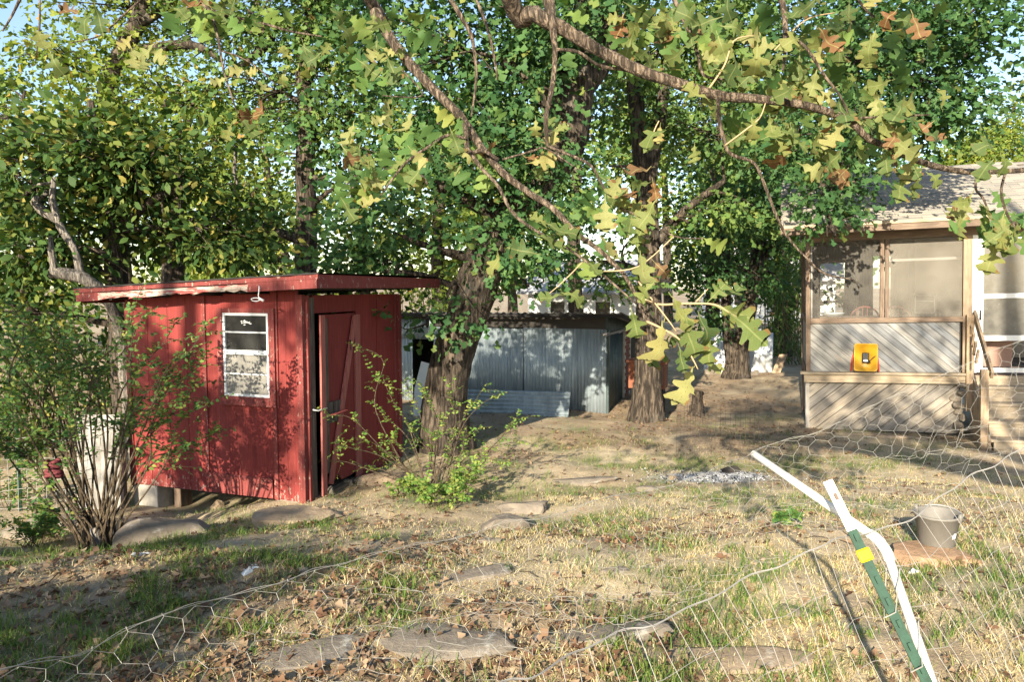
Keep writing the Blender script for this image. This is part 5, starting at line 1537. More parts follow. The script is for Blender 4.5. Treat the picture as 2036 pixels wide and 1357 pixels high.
# leaves: each one its own part, 280 of them
meshes = {}
for mk in ('leaf_fg', 'leaf_fg_y', 'leaf_fg_b'):
    meshes[mk] = [oak_leaf_mesh('leaf', 10 * i + len(mk), M[mk], 0.5 if mk != 'leaf_fg_b' else 0.9, 0.25) for i in range(5)]
nleaf = 0
def leaf(px, py, D, size, down=0.7, kind=None, ang=None):
    """size = leaf length in metres"""
    global nleaf
    if nleaf >= 292: return
    k = r5.random()
    mk = kind or ('leaf_fg' if k < .82 else ('leaf_fg_y' if k < .95 else 'leaf_fg_b'))
    o = bpy.data.objects.new('leaf', r5.choice(meshes[mk])); COL.objects.link(o); o.parent = oak
    a = ang if ang is not None else r5.gauss(0, 0.9)
    y = Vector((math.sin(a), r5.uniform(-.45, .45), -math.cos(a) * 1.0)).normalized()
    n = Vector((r5.gauss(0, .7), -1.0, r5.gauss(.4, .7))).normalized()
    x = y.cross(n).normalized(); z = x.cross(y)
    m = Matrix((x, y, z)).transposed().to_4x4()
    s = size * r5.uniform(.48, .92)
    # hang it from the nearest wood if that is close
    p = P(px, py, D)
    o.matrix_local = Matrix.Translation(p - fo) @ m @ Matrix.Diagonal((s, s, s, 1))
    nleaf += 1
def cluster(px, py, D, n, sx, sy, size=0.125, kind=None):
    for _ in range(n):
        leaf(px + r5.gauss(0, sx), py + r5.gauss(0, sy), D + r5.uniform(-.12, .12), size, kind=kind)
# the low spray in front of the far oak
for (x, y, s, a, kd) in ((1335, 590, .13, .5, 'leaf_fg'), (1320, 640, .15, -.2, 'leaf_fg_y'), (1360, 625, .15, .3, 'leaf_fg'), (1395, 620, .14, .2, 'leaf_fg'), (1425, 610, .145, 1.25, 'leaf_fg'), (1455, 625, .14, .8, 'leaf_fg'),
                         (1410, 598, .09, 2.4, 'leaf_fg'), (1440, 590, .11, 2.0, 'leaf_fg'), (1350, 690, .12, .2, 'leaf_fg'), (1380, 730, .155, -.35, 'leaf_fg_y'), (1395, 715, .11, 1.0, 'leaf_fg_y'), (1300, 560, .12, -.6, 'leaf_fg'), (1370, 660, .12, -1.1, 'leaf_fg'),
                         (1405, 660, .11, .1, 'leaf_fg'), (1330, 670, .14, -.7, 'leaf_fg'), (1255, 615, .1, .3, 'leaf_fg'), (1300, 520, .11, .8, 'leaf_fg_b'), (1270, 500, .12, .2, 'leaf_fg_y')):
    leaf(x, y, 2.0 + r5.uniform(-.08, .08), s, kind=kd, ang=a)
cluster(1070, 470, 2.15, 5, 40, 30); cluster(1190, 420, 2.25, 9, 50, 40); cluster(1270, 390, 2.2, 8, 40, 35); cluster(1310, 360, 2.25, 2, 20, 20, kind='leaf_fg_b')
cluster(1080, 270, 2.4, 6, 30, 30, .11); cluster(990, 300, 2.4, 2, 30, 25, .11, 'leaf_fg_b'); cluster(890, 280, 2.45, 8, 40, 30, .11); cluster(770, 210, 2.5, 5, 25, 40, .12, 'leaf_fg_y')
cluster(730, 340, 2.35, 12, 50, 35, .115); cluster(760, 80, 2.6, 9, 40, 35, .12); cluster(690, 30, 2.7, 3, 30, 20, .12); cluster(650, 100, 2.6, 4, 30, 30, .11)
cluster(90, 90, 2.4, 3, 20, 15, .1); cluster(270, 95, 2.6, 6, 25, 15, .11, 'leaf_fg_y'); cluster(180, 20, 2.6, 3, 20, 15, .11); cluster(330, 5, 2.6, 4, 30, 15, .12); cluster(450, 10, 2.6, 6, 40, 20, .12)
cluster(480, 150, 2.6, 4, 20, 10, .1, 'leaf_fg_y'); cluster(510, 230, 2.55, 2, 20, 8, .1, 'leaf_fg_b'); cluster(470, 235, 2.55, 2, 10, 10, .1); cluster(575, 130, 2.6, 2, 10, 20, .1)
cluster(1290, 40, 2.5, 12, 60, 30, .12); cluster(1400, 50, 2.45, 16, 60, 40, .12); cluster(1480, 110, 2.4, 14, 50, 40, .125); cluster(1600, 40, 2.4, 12, 50, 40, .125); cluster(1590, 130, 2.35, 12, 40, 40, .125)
cluster(1500, 230, 2.35, 9, 40, 40, .12); cluster(1620, 255, 2.3, 14, 50, 40, .125); cluster(1700, 200, 2.3, 10, 50, 30, .125); cluster(1790, 210, 2.25, 12, 40, 28, .12); cluster(1830, 250, 2.25, 3, 30, 20, .12, 'leaf_fg_b')
cluster(1650, 290, 2.25, 2, 20, 25, .12, 'leaf_fg_b'); cluster(1790, 300, 2.3, 9, 50, 25, .12); cluster(1740, 55, 2.45, 8, 45, 25, .125); cluster(1790, 10, 2.4, 2, 25, 15, .12, 'leaf_fg_b')
cluster(1820, 335, 2.35, 4, 30, 12, .12); cluster(1985, 290, 2.4, 3, 15, 12, .11); cluster(1900, 405, 2.4, 4, 20, 10, .1); cluster(1990, 440, 2.3, 11, 35, 25, .13); cluster(1440, 210, 2.4, 5, 30, 30, .11)
# smaller leaves further along the same sprays, too many to pick apart
fr = np.random.default_rng(17)
sp_src = [(1290, 30, 70, 30), (1420, 60, 80, 45), (1560, 60, 80, 50), (1640, 250, 60, 45), (1500, 240, 50, 45), (1760, 220, 70, 40), (1780, 50, 60, 35), (1190, 400, 60, 40), (880, 270, 60, 35), (740, 330, 60, 40), (770, 90, 50, 45), (430, 15, 80, 18), (1640, 130, 60, 50), (1990, 430, 30, 30), (1350, 40, 60, 30)]
fp = []
for (a, b, sa, sb_) in sp_src:
    for _ in range(17):
        fp.append(tuple(P(a + fr.normal() * sa, b + fr.normal() * sb_, 2.75 + fr.uniform(-.25, .35)) - fo))
fp = np.array(fp); nfp = len(fp)
ydf = np.stack([fr.normal(size=nfp) * .7, fr.normal(size=nfp) * .4, -np.abs(fr.normal(size=nfp)) - .3], 1)
nrf = np.stack([fr.normal(size=nfp) * .7, -np.ones(nfp), fr.normal(size=nfp) * .6 + .4], 1)
lm = oak_leaf_mesh('spray_leaf', 5, M['leaf_mid'], .5, .25)
lm.calc_loop_triangles()
T_FG = (np.array([tuple(v.co) for v in lm.vertices]), np.array([tuple(t_.vertices) for t_ in lm.loop_triangles]))
sf = link('spray_foliage', scatter_mesh('spray_foliage', T_FG, fp, ydf, nrf, fr.uniform(.07, .12, nfp)), M['leaf_mid'], oak)
sf['kind'] = 'stuff'
cluster(1340, 260, 2.3, 4, 30, 30, .11); cluster(1130, 550, 2.1, 5, 40, 25, .13); cluster(1060, 520, 2.15, 3, 20, 20, .13, 'leaf_fg_y')

# the rest of its crown, above and behind the view
cb_ = [((-1.5, -4.5, 7.0), (2.6, 2.2, 1.5)), ((1.0, -3.6, 6.3), (1.8, 1.6, 1.0)), ((-3.2, -4.4, 5.9), (1.4, 1.4, .9)), ((-1.2, -1.8, 4.9), (1.1, 1.0, .6)), ((.9, -1.2, 4.7), (1.0, .9, .5)), ((2.6, -2.2, 5.6), (1.2, 1.1, .7)), ((.4, -3.2, 7.2), (1.2, .9, .7)), ((.3, -3.0, 6.1), (1.3, .8, .8))]
pos, yd, nr, size, cc, pick = crown_arrays(cb_, 240, 17, .14, 77, sprayn=10)
link('crown', scatter_mesh('crown', T_OAK, pos - np.array(tuple(fo)), yd, nr, size), M['leaf_mid'], oak)
bw_ = MB(fo)
for c, s in cb_:
    q = Vector(c); m = fork.lerp(q, .5) + Vector((0, 0, .4))
    a_, b_ = smooth_path([(fork + Vector((.1, -.1, .5)), .09), (m, .06), (q, .025)], 5); bw_.tube(a_, b_, 7, r5, .15, False)
bw_.build('boughs', M['bark'], oak, True, fix=False)

# another yard tree on the camera's side, out of view; it throws the soft dappled shade on the shed
make_tree('shade_oak', 'oak standing behind the viewer on the left', 'tree',
    [(Vector((-9.6, -5.4, gz1(-9.6, -5.4))), .3), (Vector((-9.5, -5.3, 2.5)), .25), (Vector((-9.1, -5.2, 5)), .18), (Vector((-8.8, -5.1, 9)), .06)], [],
    [((-8.5, -5, 5.9), (1.2, .8, .75)), ((-7.6, -5, 5.1), (.6, .6, .4)), ((-9.4, -5.2, 5.0), (.7, .7, .5)), ((-7.6, -5, 6.8), (.8, .8, .5)), ((-8.2, -5, 8.5), (1.7, 1.0, .9)), ((-6.9, -5, 8.4), (.9, .8, .7)), ((-10.0, -5, 6.6), (.8, .8, .6)), ((-5.7, -3.6, 2.6), (.55, .5, .3)), ((-4.4, -3.6, 3.1), (.5, .5, .28)), ((-5.2, -3.8, 3.5), (.5, .5, .3)), ((-6.2, -4.0, 4.0), (.6, .6, .35))],
    215, 22, .15, 'leaf_mid', 401, spread=.15, sprayn=7)
# ================================================================== SHRUBS
def shrub(name, label, base, tips, mat, seed, leaflet=0.035, side=7, pairs=9, tw=0.4, bare=0.25, rs0=0.012, own=0.5):
    """arching stems; side twigs carry paired leaflets like a locust or privet"""
    r = random.Random(seed)
    root = thing(name, label, 'shrub', base)
    pos = []; yd = []; nr = []
    for (tip, r0) in tips:
        tip = Vector(tip)
        ln0 = (tip - base).length
        mid = base.lerp(tip, .5) + Vector((r.uniform(-.13, .13) * ln0, r.uniform(-.1, .1) * ln0, r.uniform(.02, .16) * ln0)); m2 = base.lerp(tip, .78) + Vector((r.uniform(-.06, .06), r.uniform(-.06, .06), r.uniform(.04, .13))) * ln0
        st = base + Vector((r.uniform(-.14, .14), r.uniform(-.1, .1), 0))
        pp, pr = smooth_path([(st - Vector((0, 0, .03)), r0), (mid, r0 * .65), (m2, r0 * .4), (tip, r0 * .2)], 6)
        mb = MB(base); mb.tube(pp, pr, 5, None, 0, False)
        n = len(pp)
        def leafy(a, b_, npair):
            ax = (b_ - a)
            if ax.length < 1e-3: return
            d = ax.normalized()
            s = d.cross(Vector((0, 0, 1)));
            if s.length < 1e-3: s = Vector((1, 0, 0))
            s.normalize(); up = s.cross(d)
            tilt = r.uniform(-.6, .6)
            s2 = s * math.cos(tilt) + up * math.sin(tilt)
            for q in range(npair):
                f = (q + .6) / npair
                c = a.lerp(b_, f)
                for sg in (-1, 1):
                    if r.random() < .12: continue
                    dd_ = s2 * sg + d * .45 + Vector((r.gauss(0, .2), r.gauss(0, .2), r.gauss(-.15, .2)))
                    pos.append(tuple(c)); yd.append(tuple(dd_)); nn = up * math.cos(tilt) - s * math.sin(tilt)
                    nr.append((nn.x + r.gauss(0, .3), nn.y + r.gauss(0, .3) - .2, nn.z + r.gauss(0, .3)))
        for k in range(side):
            f = bare + (1 - bare) * (k + r.random()) / side
            i = min(n - 2, int(f * (n - 1)))
            a = pp[i]; d0 = (pp[i + 1] - a).normalized()
            dirn = (d0 * .7 + Vector((r.gauss(0, .7), r.gauss(0, .6), r.gauss(.05, .45)))).normalized()
            ln = tw * r.uniform(.5, 1.2) * (1.1 - .5 * f)
            e = a + dirn * ln + Vector((0, 0, -.15 * ln))
            m = a.lerp(e, .5) + Vector((0, 0, .06 * ln))
            q, qr = smooth_path([(a, r0 * .35), (m, r0 * .22), (e, .0015)], 3)
            mb.tube(q, qr, 4, None, 0, False)
            for u, v in zip(q[:-1], q[1:]): leafy(u, v, max(1, pairs // len(q[:-1])))
        leafy(pp[int(n * own)], tip, pairs)
        mb.build('stem', M['stem'], root, True, fix=False)
    pos = np.array(pos); rr = np.random.default_rng(seed)
    me = scatter_mesh('foliage', T_OVAL, pos - np.array(tuple(base)), np.array(yd), np.array(nr), leaflet * rr.uniform(.6, 1.35, len(pos)))
    link('foliage', me, M[mat], root)
    return root
sb = G(195, 1100)
rt = random.Random(21)
tips = []
for k in range(24):
    px = rt.uniform(-60, 270); py = rt.uniform(600, 860)
    tips.append((P(px, py, sb.y + rt.uniform(-.5, .9)), .012))
for px, py in ((440, 640), (400, 700), (420, 760), (470, 850), (455, 800), (380, 640), (400, 880), (330, 610), (350, 820), (300, 600), (280, 640), (430, 720), (360, 740)):
    tips.append((P(px - 30, py, sb.y + rt.uniform(.1, .7)), .011))
for px, py in ((20, 900), (-30, 860), (60, 1000), (20, 830)):
    tips.append((P(px, py, sb.y - .1), .014))
ls = shrub('locust_shrub', 'large many stemmed leafy shrub before the left end of the red shed', sb, tips, 'leaf_shrub', 31, .05, 11, 11, .40, .36, .0062)
MB(sb).tube([sb + Vector((0, 0, -.05)), P(192, 1075, sb.y), P(188, 1050, sb.y)], [.07, .05, .045], 9, rt, .3).build('stump_foot', M['bark_dead'], ls, True, fix=False)
tw_c = P(107, 932, sb.y - .05)
kn = MB(tw_c)
for k in range(6):
    kn.tube([tw_c + Vector((.07 * math.cos(a + k) * (1 - .06 * k), .05 * math.sin(a + k), -.06 + .024 * k + .01 * math.sin(a * 3))) for a in np.linspace(0, 6.3, 13)], .017, 5)
tag(kn.build('twine_knot', M['knot_red'], None, True, loc=tw_c), 'dark red twine knot tied round the leafy shrub stems', 'twine')

mbp = G(862, 985)
tips = []
for px, py in ((715, 690), (760, 745), (640, 830), (620, 915), (700, 870), (740, 800), (660, 880), (800, 760), (845, 770), (900, 760), (965, 705 + 60), (990, 790), (1045, 830), (960, 850), (1040, 880), (930, 900), (820, 850), (780, 870), (880, 820), (1010, 920), (720, 930), (760, 900), (860, 860), (910, 850), (950, 940)):
    tips.append((P(px, py, mbp.y + rt.uniform(-.45, .5)), .009))
shrub('privet_shrub', 'thin sprawling green shrub growing before the red shed door', mbp, tips, 'leaf_lime', 32, .038, 6, 9, .30, .4, .009)
def weed(px, py, h, n, label, mat='leaf_lime', seed=0, leafl=.04):
    b = G(px, py); r = random.Random(seed)
    t_ = [(b + Vector((r.gauss(0, h * .5), r.gauss(0, h * .4), h * r.uniform(.4, 1.1))), .004) for _ in range(n)]
    shrub('weed', label, b, t_, mat, seed + 900, leafl, 4, 6, h * .45, .2, .004)
weed(905, 1000, .35, 16, 'bright green weed at the foot of the sprawling shrub', seed=1)
weed(870, 1010, .28, 12, 'low green weed between the sprawling shrub and the flat rock', seed=2)
weed(800, 990, .2, 9, 'small green weed in the bare dirt by the shed step', seed=3)
weed(1553, 1050, .12, 6, 'small dark green weed in the straw beside the white pipe', 'leaf_shrub', 4, .05)
weed(60, 1090, .35, 16, 'bushy weeds at the left edge below the wire fence', 'leaf_shrub', 5)
weed(110, 1075, .28, 14, 'leafy weeds at the foot of the big shrub', 'leaf_shrub', 6)
weed(30, 1010, .4, 12, 'tall weed against the wire fence at the left edge', 'leaf_shrub', 7)

# ================================================================== ROCKS
def rock(px, py, sx, sy, sz, rot, mat, label, seed, sink=.66, name='rock', pos=None, group=None):
    p = pos or G(px, py)
    r = random.Random(seed)
    bm = bmesh.new(); bmesh.ops.create_icosphere(bm, subdivisions=3, radius=1)
    planes = [(Vector((r.gauss(0, 1), r.gauss(0, 1), r.gauss(0, .8))).normalized(), r.uniform(.5, .85)) for _ in range(13)] + [(Vector((r.gauss(0, .2), r.gauss(0, .2), 1)).normalized(), .66)]
    for v in bm.verts:
        for n_, d_ in planes:
            k = v.co.dot(n_)
            if k > d_: v.co -= n_ * (k - d_) * .92
        nz = fbm(np.array([v.co.x * 2 + seed]), np.array([v.co.y * 2 + v.co.z * 3]), seed)[0] - .5
        v.co *= 1 + nz * .34
        v.co.x *= sx / 2; v.co.y *= sy / 2; v.co.z *= sz
    me = bpy.data.meshes.new(name); bm.to_mesh(me); bm.free()
    o = link(name, me, M[mat], loc=(p.x, p.y, p.z + sz * (.55 - sink)), rot=(r.uniform(-.06, .06), r.uniform(-.06, .06), rot))
    tag(o, label, 'rock', group)
    return o
rock(335, 1072, 1.0, .55, .34, .25, 'rock', 'long grey rock beside the big shrub', 1)
rock(120, 1045, .8, .5, .16, .1, 'rock', 'flat grey rock behind the big shrub at left', 2)
rock(45, 1065, .6, .5, .16, -.2, 'rock', 'grey rock at the left edge', 3)
rock(430, 1010, .22, .14, .12, .6, 'rock_tan', 'small upright tan stone under the red shed', 4)
rock(600, 1030, 1.2, .6, .14, .35, 'rock_tan', 'long tan rock slab before the near corner of the red shed', 5)
rock(650, 985, .3, .2, .14, .4, 'rock', 'grey stone wedged under the shed door sill', 6)
rock(690, 965, .22, .18, .10, .1, 'rock_tan', 'small stone under the shed door', 7)
rock(770, 955, .9, .5, .16, .5, 'rock_tan', 'rounded tan boulder beside the right wall of the red shed', 8)
rock(1000, 1052, .62, .42, .24, .2, 'rock', 'flat grey rock with a pale top near the sprawling shrub', 9)
rock(1050, 1015, .66, .34, .14, -.1, 'rock', 'low rock just behind the flat grey rock', 10)
rock(600, 1140, .12, .1, .05, .2, 'rock', 'small loose grey stone in the grass', 11)
rock(1860, 1110, .84, .62, .11, -.35, 'rock_red', 'rust coloured flat stone under the bucket', 12, pos=G(1868, 1118))
rock(1690, 1000, .3, .2, .05, .4, 'rock', 'low grey stone in the straw behind the fence post', 13)
rock(1340, 955, .14, .12, .09, .3, 'rock_tan', 'small reddish stone at the edge of the ash pile', 14)
rock(1290, 975, .35, .2, .08, .1, 'rock', 'grey stone left of the ash pile', 15)
rock(590, 1310, .8, .42, .045, .5, 'rock', 'flat slate stone under the wire at bottom left of centre', 16)
rock(880, 1275, .9, .38, .045, .1, 'rock', 'wide flat slate stone under the chicken wire', 17)
rock(1190, 1268, .8, .3, .045, .2, 'rock', 'dark flat stone crossed by the shadow near the bottom centre', 18)
rock(940, 1145, .6, .26, .04, .5, 'rock', 'thin flat stone in the grass in mid view', 19)
rock(1590, 1218, .26, .16, .04, -.2, 'rock', 'flat grey stone left of the fence post', 20)
rock(1430, 1310, .9, .34, .04, .05, 'rock_tan', 'pale flat stone behind the wire at the bottom', 21)
rock(1225, 1135, .22, .12, .04, .3, 'rock', 'small flat stone in the dry grass in mid view', 22)
rock(970, 1080, .3, .18, .05, .2, 'rock', 'small grey stone in front of the flat grey rock', 23)
rock(1150, 960, 1.1, .4, .07, .1, 'rock', 'low grey ledge of rock in the bare dirt behind the shrub', 24)
rock(1815, 1140, .085, .06, .04, .2, 'rock_tan', 'white pebble in the straw below the bucket stone', 25).data.materials[0] = M['white']
for i, (px, py) in enumerate(((285, 1105), (500, 1132), (490, 1140), (270, 1108))):
    o = rock(px, py, .12, .07, .03, i * .7, 'white', ('scrap of white litter right of the long grey rock', 'larger white scrap in the grass before the shed', 'white scrap just left of the larger scrap', 'tiny white scrap touching the long grey rock')[i], 40 + i, name='litter_scrap', group='white litter in the grass')
    o['category'] = 'litter'
# stones piled in the gap beside the porch stairs
for k in range(9):
    q = pw(2.19 + rt.uniform(-.05, .07), .02 + rt.uniform(-.1, .06), -.02 + .10 * k)
    o = rock(0, 0, rt.uniform(.12, .22), .2, rt.uniform(.06, .1), k, 'rock', ('lowest', 'second lowest', 'third lowest', 'fourth lowest', 'middle', 'fourth highest', 'third highest', 'second highest', 'topmost')[k] + ' rough stone piled between porch skirt and stairs', 60 + k, pos=q, sink=.55, group='stones piled beside the porch stairs')
rock(1950, 862, 1.6, .35, .12, -.3, 'rock_tan', 'long low stone edging at the foot of the porch stairs', 75)
rock(1760, 868, 1.2, .25, .06, -.3, 'rock_tan', 'low stone edging along the porch skirt', 76)

# ash pile ------------------------------------------------------------
lg = G(1450, 945)
o = rock(1452, 942, .34, .2, .16, .2, 'char', 'charred half burnt log on the ash pile', 80, name='burnt_log'); o['category'] = 'log'
rr_ = np.random.default_rng(12)
n = 800
ax = ash_c.x + rr_.normal(size=n) * .42; ay = ash_c.y + rr_.normal(size=n) * .2
pos = np.stack([ax, ay, gz(ax, ay) + rr_.uniform(0, .03, n)], 1)
tet = (np.array([(0, 0, 0), (1, 0, .1), (.4, .8, 0), (.4, .3, .5)], float), np.array([(0, 1, 3), (1, 2, 3), (2, 0, 3), (0, 2, 1)]))
me = scatter_mesh('ash_flakes', tet, pos, rr_.normal(size=(n, 3)), rr_.normal(size=(n, 3)), rr_.uniform(.008, .035, n))
t = NT('ash_flake'); t.col(t.ramp(t.island(), [(0, (.02, .02, .02)), (.35, (.05, .05, .05)), (.45, (.22, .22, .23)), (1, (.5, .51, .52))])); t.rough(.95); M['ash_flake'] = t.m
tag(link('ash_flakes', me, M['ash_flake']), 'pale ash and black charcoal bits of the burnt out fire', 'ash', kind='stuff')

# stump ---------------------------------------------------------------
sp_ = gbase(1388, 14.2)
mb = MB(sp_); pp, pr = smooth_path([(sp_ - Vector((0, 0, .1)), .2), (sp_ + Vector((0, 0, .12)), .13), (sp_ + Vector((.02, 0, .3)), .11), (sp_ + Vector((.04, 0, .48)), .09)], 4)
mb.tube(pp, pr, 12, rt, .3)
tag(mb.build('tree_stump', M['bark'], None, True, loc=sp_, fix=False), 'short broken tree stump right of the straight oak', 'stump')

# rusty box behind the straight oak -----------------------------------
rb = gbase(1318, 14.4)
rbx = thing('rusty_smoker', 'rusty box on a dark log stand half hidden behind the straight oak', 'smoker', rb, (0, 0, rad(-20)))
MB().box(-.62, .08, -.2, .22, .52, 1.02).build('body', M['rust'], rbx)
MB().box(-.66, .12, -.24, .26, 1.022, 1.07).build('lid', M['rust'], rbx)
MB().box(-.05, .05, -.25, -.205, .6, .98).build('side_door', M['brown_wood'], rbx)
for a, b in ((-.5, -.1), (-.02, -.1), (-.5, .1), (-.02, .1)):
    MB().tube([(a, b, -.05), (a, b, .52)], .075, 8).build('leg', M['bark'], rbx, True)

# white panels and planks by the far oak ------------------------------
def panel(px, pyb, pyt, w, lean, tilt, mat, label, D=20.6, thick=.03, rib=True, nm='plank'):
    b = gbase(px, D); h = (P(px, pyt, D).z - b.z)
    if rib:
        o = corr('metal_sheet', -w / 2, w / 2, 0, h, lambda u, v, wv: (u + tilt * v, lean * v + wv, v), None, mat, .12, .008)
    else:
        o = MB().prism([(-w / 2, 0), (w / 2, 0), (w / 2 + tilt * h, h), (-w / 2 + tilt * h, h * .98)], 0, thick, lambda u, v, wv: (u, lean * v + wv, v)).build(nm, M[mat])
    o.location = b; o.rotation_euler = (0, 0, rad(-10))
    tag(o, label, 'panel', 'panels leaning by the far oak')
panel(1428, 735, 655, .75, .25, 0, 'white_panel', 'wide white panel left of the twin trunked oak', 21.2, rib=False)
panel(1493, 733, 655, .36, .2, .12, 'white_panel', 'tilted white panel right of the twin trunked oak', 20.8, rib=False)
panel(1520, 730, 663, .5, .2, .03, 'white_panel', 'ribbed white metal panel leaning beside the bamboo', 20.5)
panel(1546, 728, 706, .22, .5, .45, 'tan_wood', 'short tan plank leaning beside the ribbed panel', 20.2, rib=False)
panel(1437, 740, 705, .14, .2, .5, 'grey_wood', 'mossy plank leaning against the wide white panel', 20.3, rib=False)
for i, (px, D) in enumerate(((1500, 20.0), (1410, 20.6))):
    rock(0, 0, .4, .3, .22, .3 * i, 'rock', ('mossy stone at the foot of the tilted white panel', 'dark stone at the foot of the wide white panel')[i], 90 + i, pos=gbase(px, D))

# whitewashed panel and white fence at the shed's left end ------------
wp = gbase(192, 8.55)
wp = P(196, 1000, 8.6); wp.z = gz1(wp.x, wp.y)
o = MB().box(-.30, .30, 0, .05, -.05, 1.12).build('leaning_board', M['white'], None, loc=wp, rot=(rad(-5), rad(-2), rad(-12)))
t = NT('flaking_whitewash')
nn = t.noise(t.coord((3, 3, 1)), 2.2, 6, .7); c = t.ramp(nn, [(.36, (.09, .083, .073)), (.5, (.2, .19, .175)), (.62, (.33, .32, .3))]); t.col(c); t.rough(.85); M['whitewash'] = t.m
o.data.materials[0] = M['whitewash']
tag(o, 'flaking whitewashed board standing at the left end of the red shed', 'board')
pp_ = P(243, 990, 8.7); pp_.z = gz1(pp_.x, pp_.y)
tag(MB(pp_).tube([pp_ - Vector((0, 0, .1)), pp_ + Vector((.01, 0, .5)), pp_ + Vector((-.01, 0, 1.05))], [.06, .055, .05], 9, rt, .15).build('fence_post', M['bark_dead'], None, True, loc=pp_, fix=False), 'rough wooden fence post at the left corner of the red shed', 'post')
fa = P(-140, 960, 8.3); fb = P(238, 960, 8.7)
wl_ = []
ln = (fb - fa).length
for k in range(int(ln / .10) + 1):
    q = fa.lerp(fb, k * .10 / ln); zb = gz1(q.x, q.y)
    wl_.append([(q.x, q.y, zb), (q.x + .004 * math.sin(k), q.y + .01, zb + .4), (q.x, q.y, zb + .86)])
for h in (.04, .14, .26, .38, .50, .62, .74, .86):
    wl_.append([(lambda q: (q.x, q.y, gz1(q.x, q.y) + h + .012 * math.sin(j * 1.7 + h * 9)))(fa.lerp(fb, j / 14)) for j in range(15)])
Vv, Ff = wires(wl_, .0032, 4)
rootf = thing('wire_fence', 'white welded wire fence running left from the red shed corner', 'fence', tuple(fa))
link('wire_grid', raw_mesh('wire_grid', Vv - np.array(tuple(fa)), Ff), M['wire'], rootf)
q = fa.lerp(fb, .45); MB(fa).tube([(q.x, q.y + .03, gz1(q.x, q.y) - .1), (q.x, q.y + .03, gz1(q.x, q.y) + 1.15)], .022, 6).build('post', M['post_green'], rootf)

# rusty wire netting behind the fire ----------------------------------
ca = P(1345, 905, 10.0); cbb = P(1505, 918, 9.5)
nets = []
base_n = gbase(1425, 9.8)
def netp(u, v):
    q = ca.lerp(cbb, u); q = Vector((q.x, q.y + .30 * math.sin(math.pi * u), 0))
    z0 = gz1(q.x, q.y)
    return (q.x + .03 * math.sin(u * 9), q.y, z0 + v * (.75 + .06 * math.sin(u * 7)))
for k in range(23): nets.append([netp(k / 22, v / 5) for v in range(6)])
for h in range(13): nets.append([netp(u / 24, h / 12) for u in range(25)])
Vv, Ff = wires(nets, .0022, 3)
tag(link('wire_cage', raw_mesh('wire_cage', Vv - np.array(tuple(base_n)), Ff), M['wire_dark'], loc=base_n), 'curved piece of rusty wire netting standing behind the ash pile', 'netting')

# bucket ---------------------------------------------------------------
bk = G(1861, 1098); bk.z += .045
bucket = thing('feed_bucket', 'grey rubber bucket standing on a flat stone behind the wire', 'bucket', bk, (rad(2), rad(-2), 0))
MB().lathe((0, 0, 0), [(.0, .0), (.095, .0), (.106, .012), (.13, .2), (.139, .203), (.141, .216), (.134, .22), (.125, .21), (.10, .02), (.0, .014)], 32).build('body', M['bucket'], bucket, True)
hp = [(.141 * math.cos(a), .141 * math.sin(a), .219 + .006 * math.sin(a * 2)) for a in np.linspace(-.9, 1.6, 16)]
MB().tube(hp, .005, 6).build('handle', M['wire_grey'], bucket, True)
for a in (-.9, 1.6 + .55):
    MB().tube([(.132 * math.cos(a), .132 * math.sin(a), .185), (.138 * math.cos(a), .138 * math.sin(a), .24)], [.018, .011], 8).build('lug', M['bucket'], bucket, True)
MB().add([(.03, -.117, .08), (.055, -.109, .082), (.06, -.112, .115), (.045, -.119, .12), (.032, -.122, .11)], [(0, 1, 2, 3, 4)]).build('splash', M['white'], bucket, fix=False)

# ================================================================== NEAR FENCE: post, pipe, welded wire, chicken wire
post_top = P(1645, 957, 1.92)
post_base = Vector((1.28, 1.62, 0)); post_base.z = gz1(post_base.x, post_base.y) - .1
pb = P(1846, 1365, 1.72)
# run the post straight through both sighted points to the ground
dirp = (pb - post_top).normalized()
tt = (post_top.z - gz1(pb.x, pb.y - .1)) / -dirp.z
post_base = post_top + dirp * (tt + .12)
LEAN = (post_top - post_base).normalized()
pst = thing('fence_post', 'leaning green steel post with a white painted top', 'post', post_base)
plen = (post_top - post_base).length
_x = Vector((1, -.15, 0)); _x = (_x - LEAN * _x.dot(LEAN)).normalized(); _y = LEAN.cross(_x)
rot_q = Matrix((_x, _y, LEAN)).transposed().to_quaternion()
zw = plen - .135
def tprof(z0, z1, mat, nm):
    m = MB()
    m.box(-.0125, .0125, -.004, 0, z0, z1); m.box(-.002, .002, .0005, .02, z0, z1)
    return m.build(nm, M[mat], pst, rot=rot_q.to_euler())
tprof(0, zw, 'post_green', 'shaft'); wt_ = tprof(zw + .0005, plen, 'white', 'painted_top')
studm = None
for k in range(int(plen / .055)):
    z = .1 + k * .055
    if z > plen - .02: break
    if studm is None:
        o = MB().box(-.004, .004, -.0125, -.0062, -.009, .009).build('stud', M['post_green'], pst); studm = o.data
    else:
        o = bpy.data.objects.new('stud', studm); COL.objects.link(o); o.parent = pst
    o.rotation_euler = rot_q.to_euler(); o.location = rot_q @ Vector((0, 0, z))
    if z > zw:
        o.material_slots[0].link = 'OBJECT'; o.material_slots[0].material = M['wire_dark'] if k % 3 == 0 else M['white']
ins = MB().box(-.02, .014, -.024, -.01, plen - .215, plen - .183).build('insulator_clip', M['yellow'], pst, rot=rot_q.to_euler(), bevel=.004)
ins.data.materials[0] = plain('yellow_clip', (.85, .66, .01), .4, var=.05)
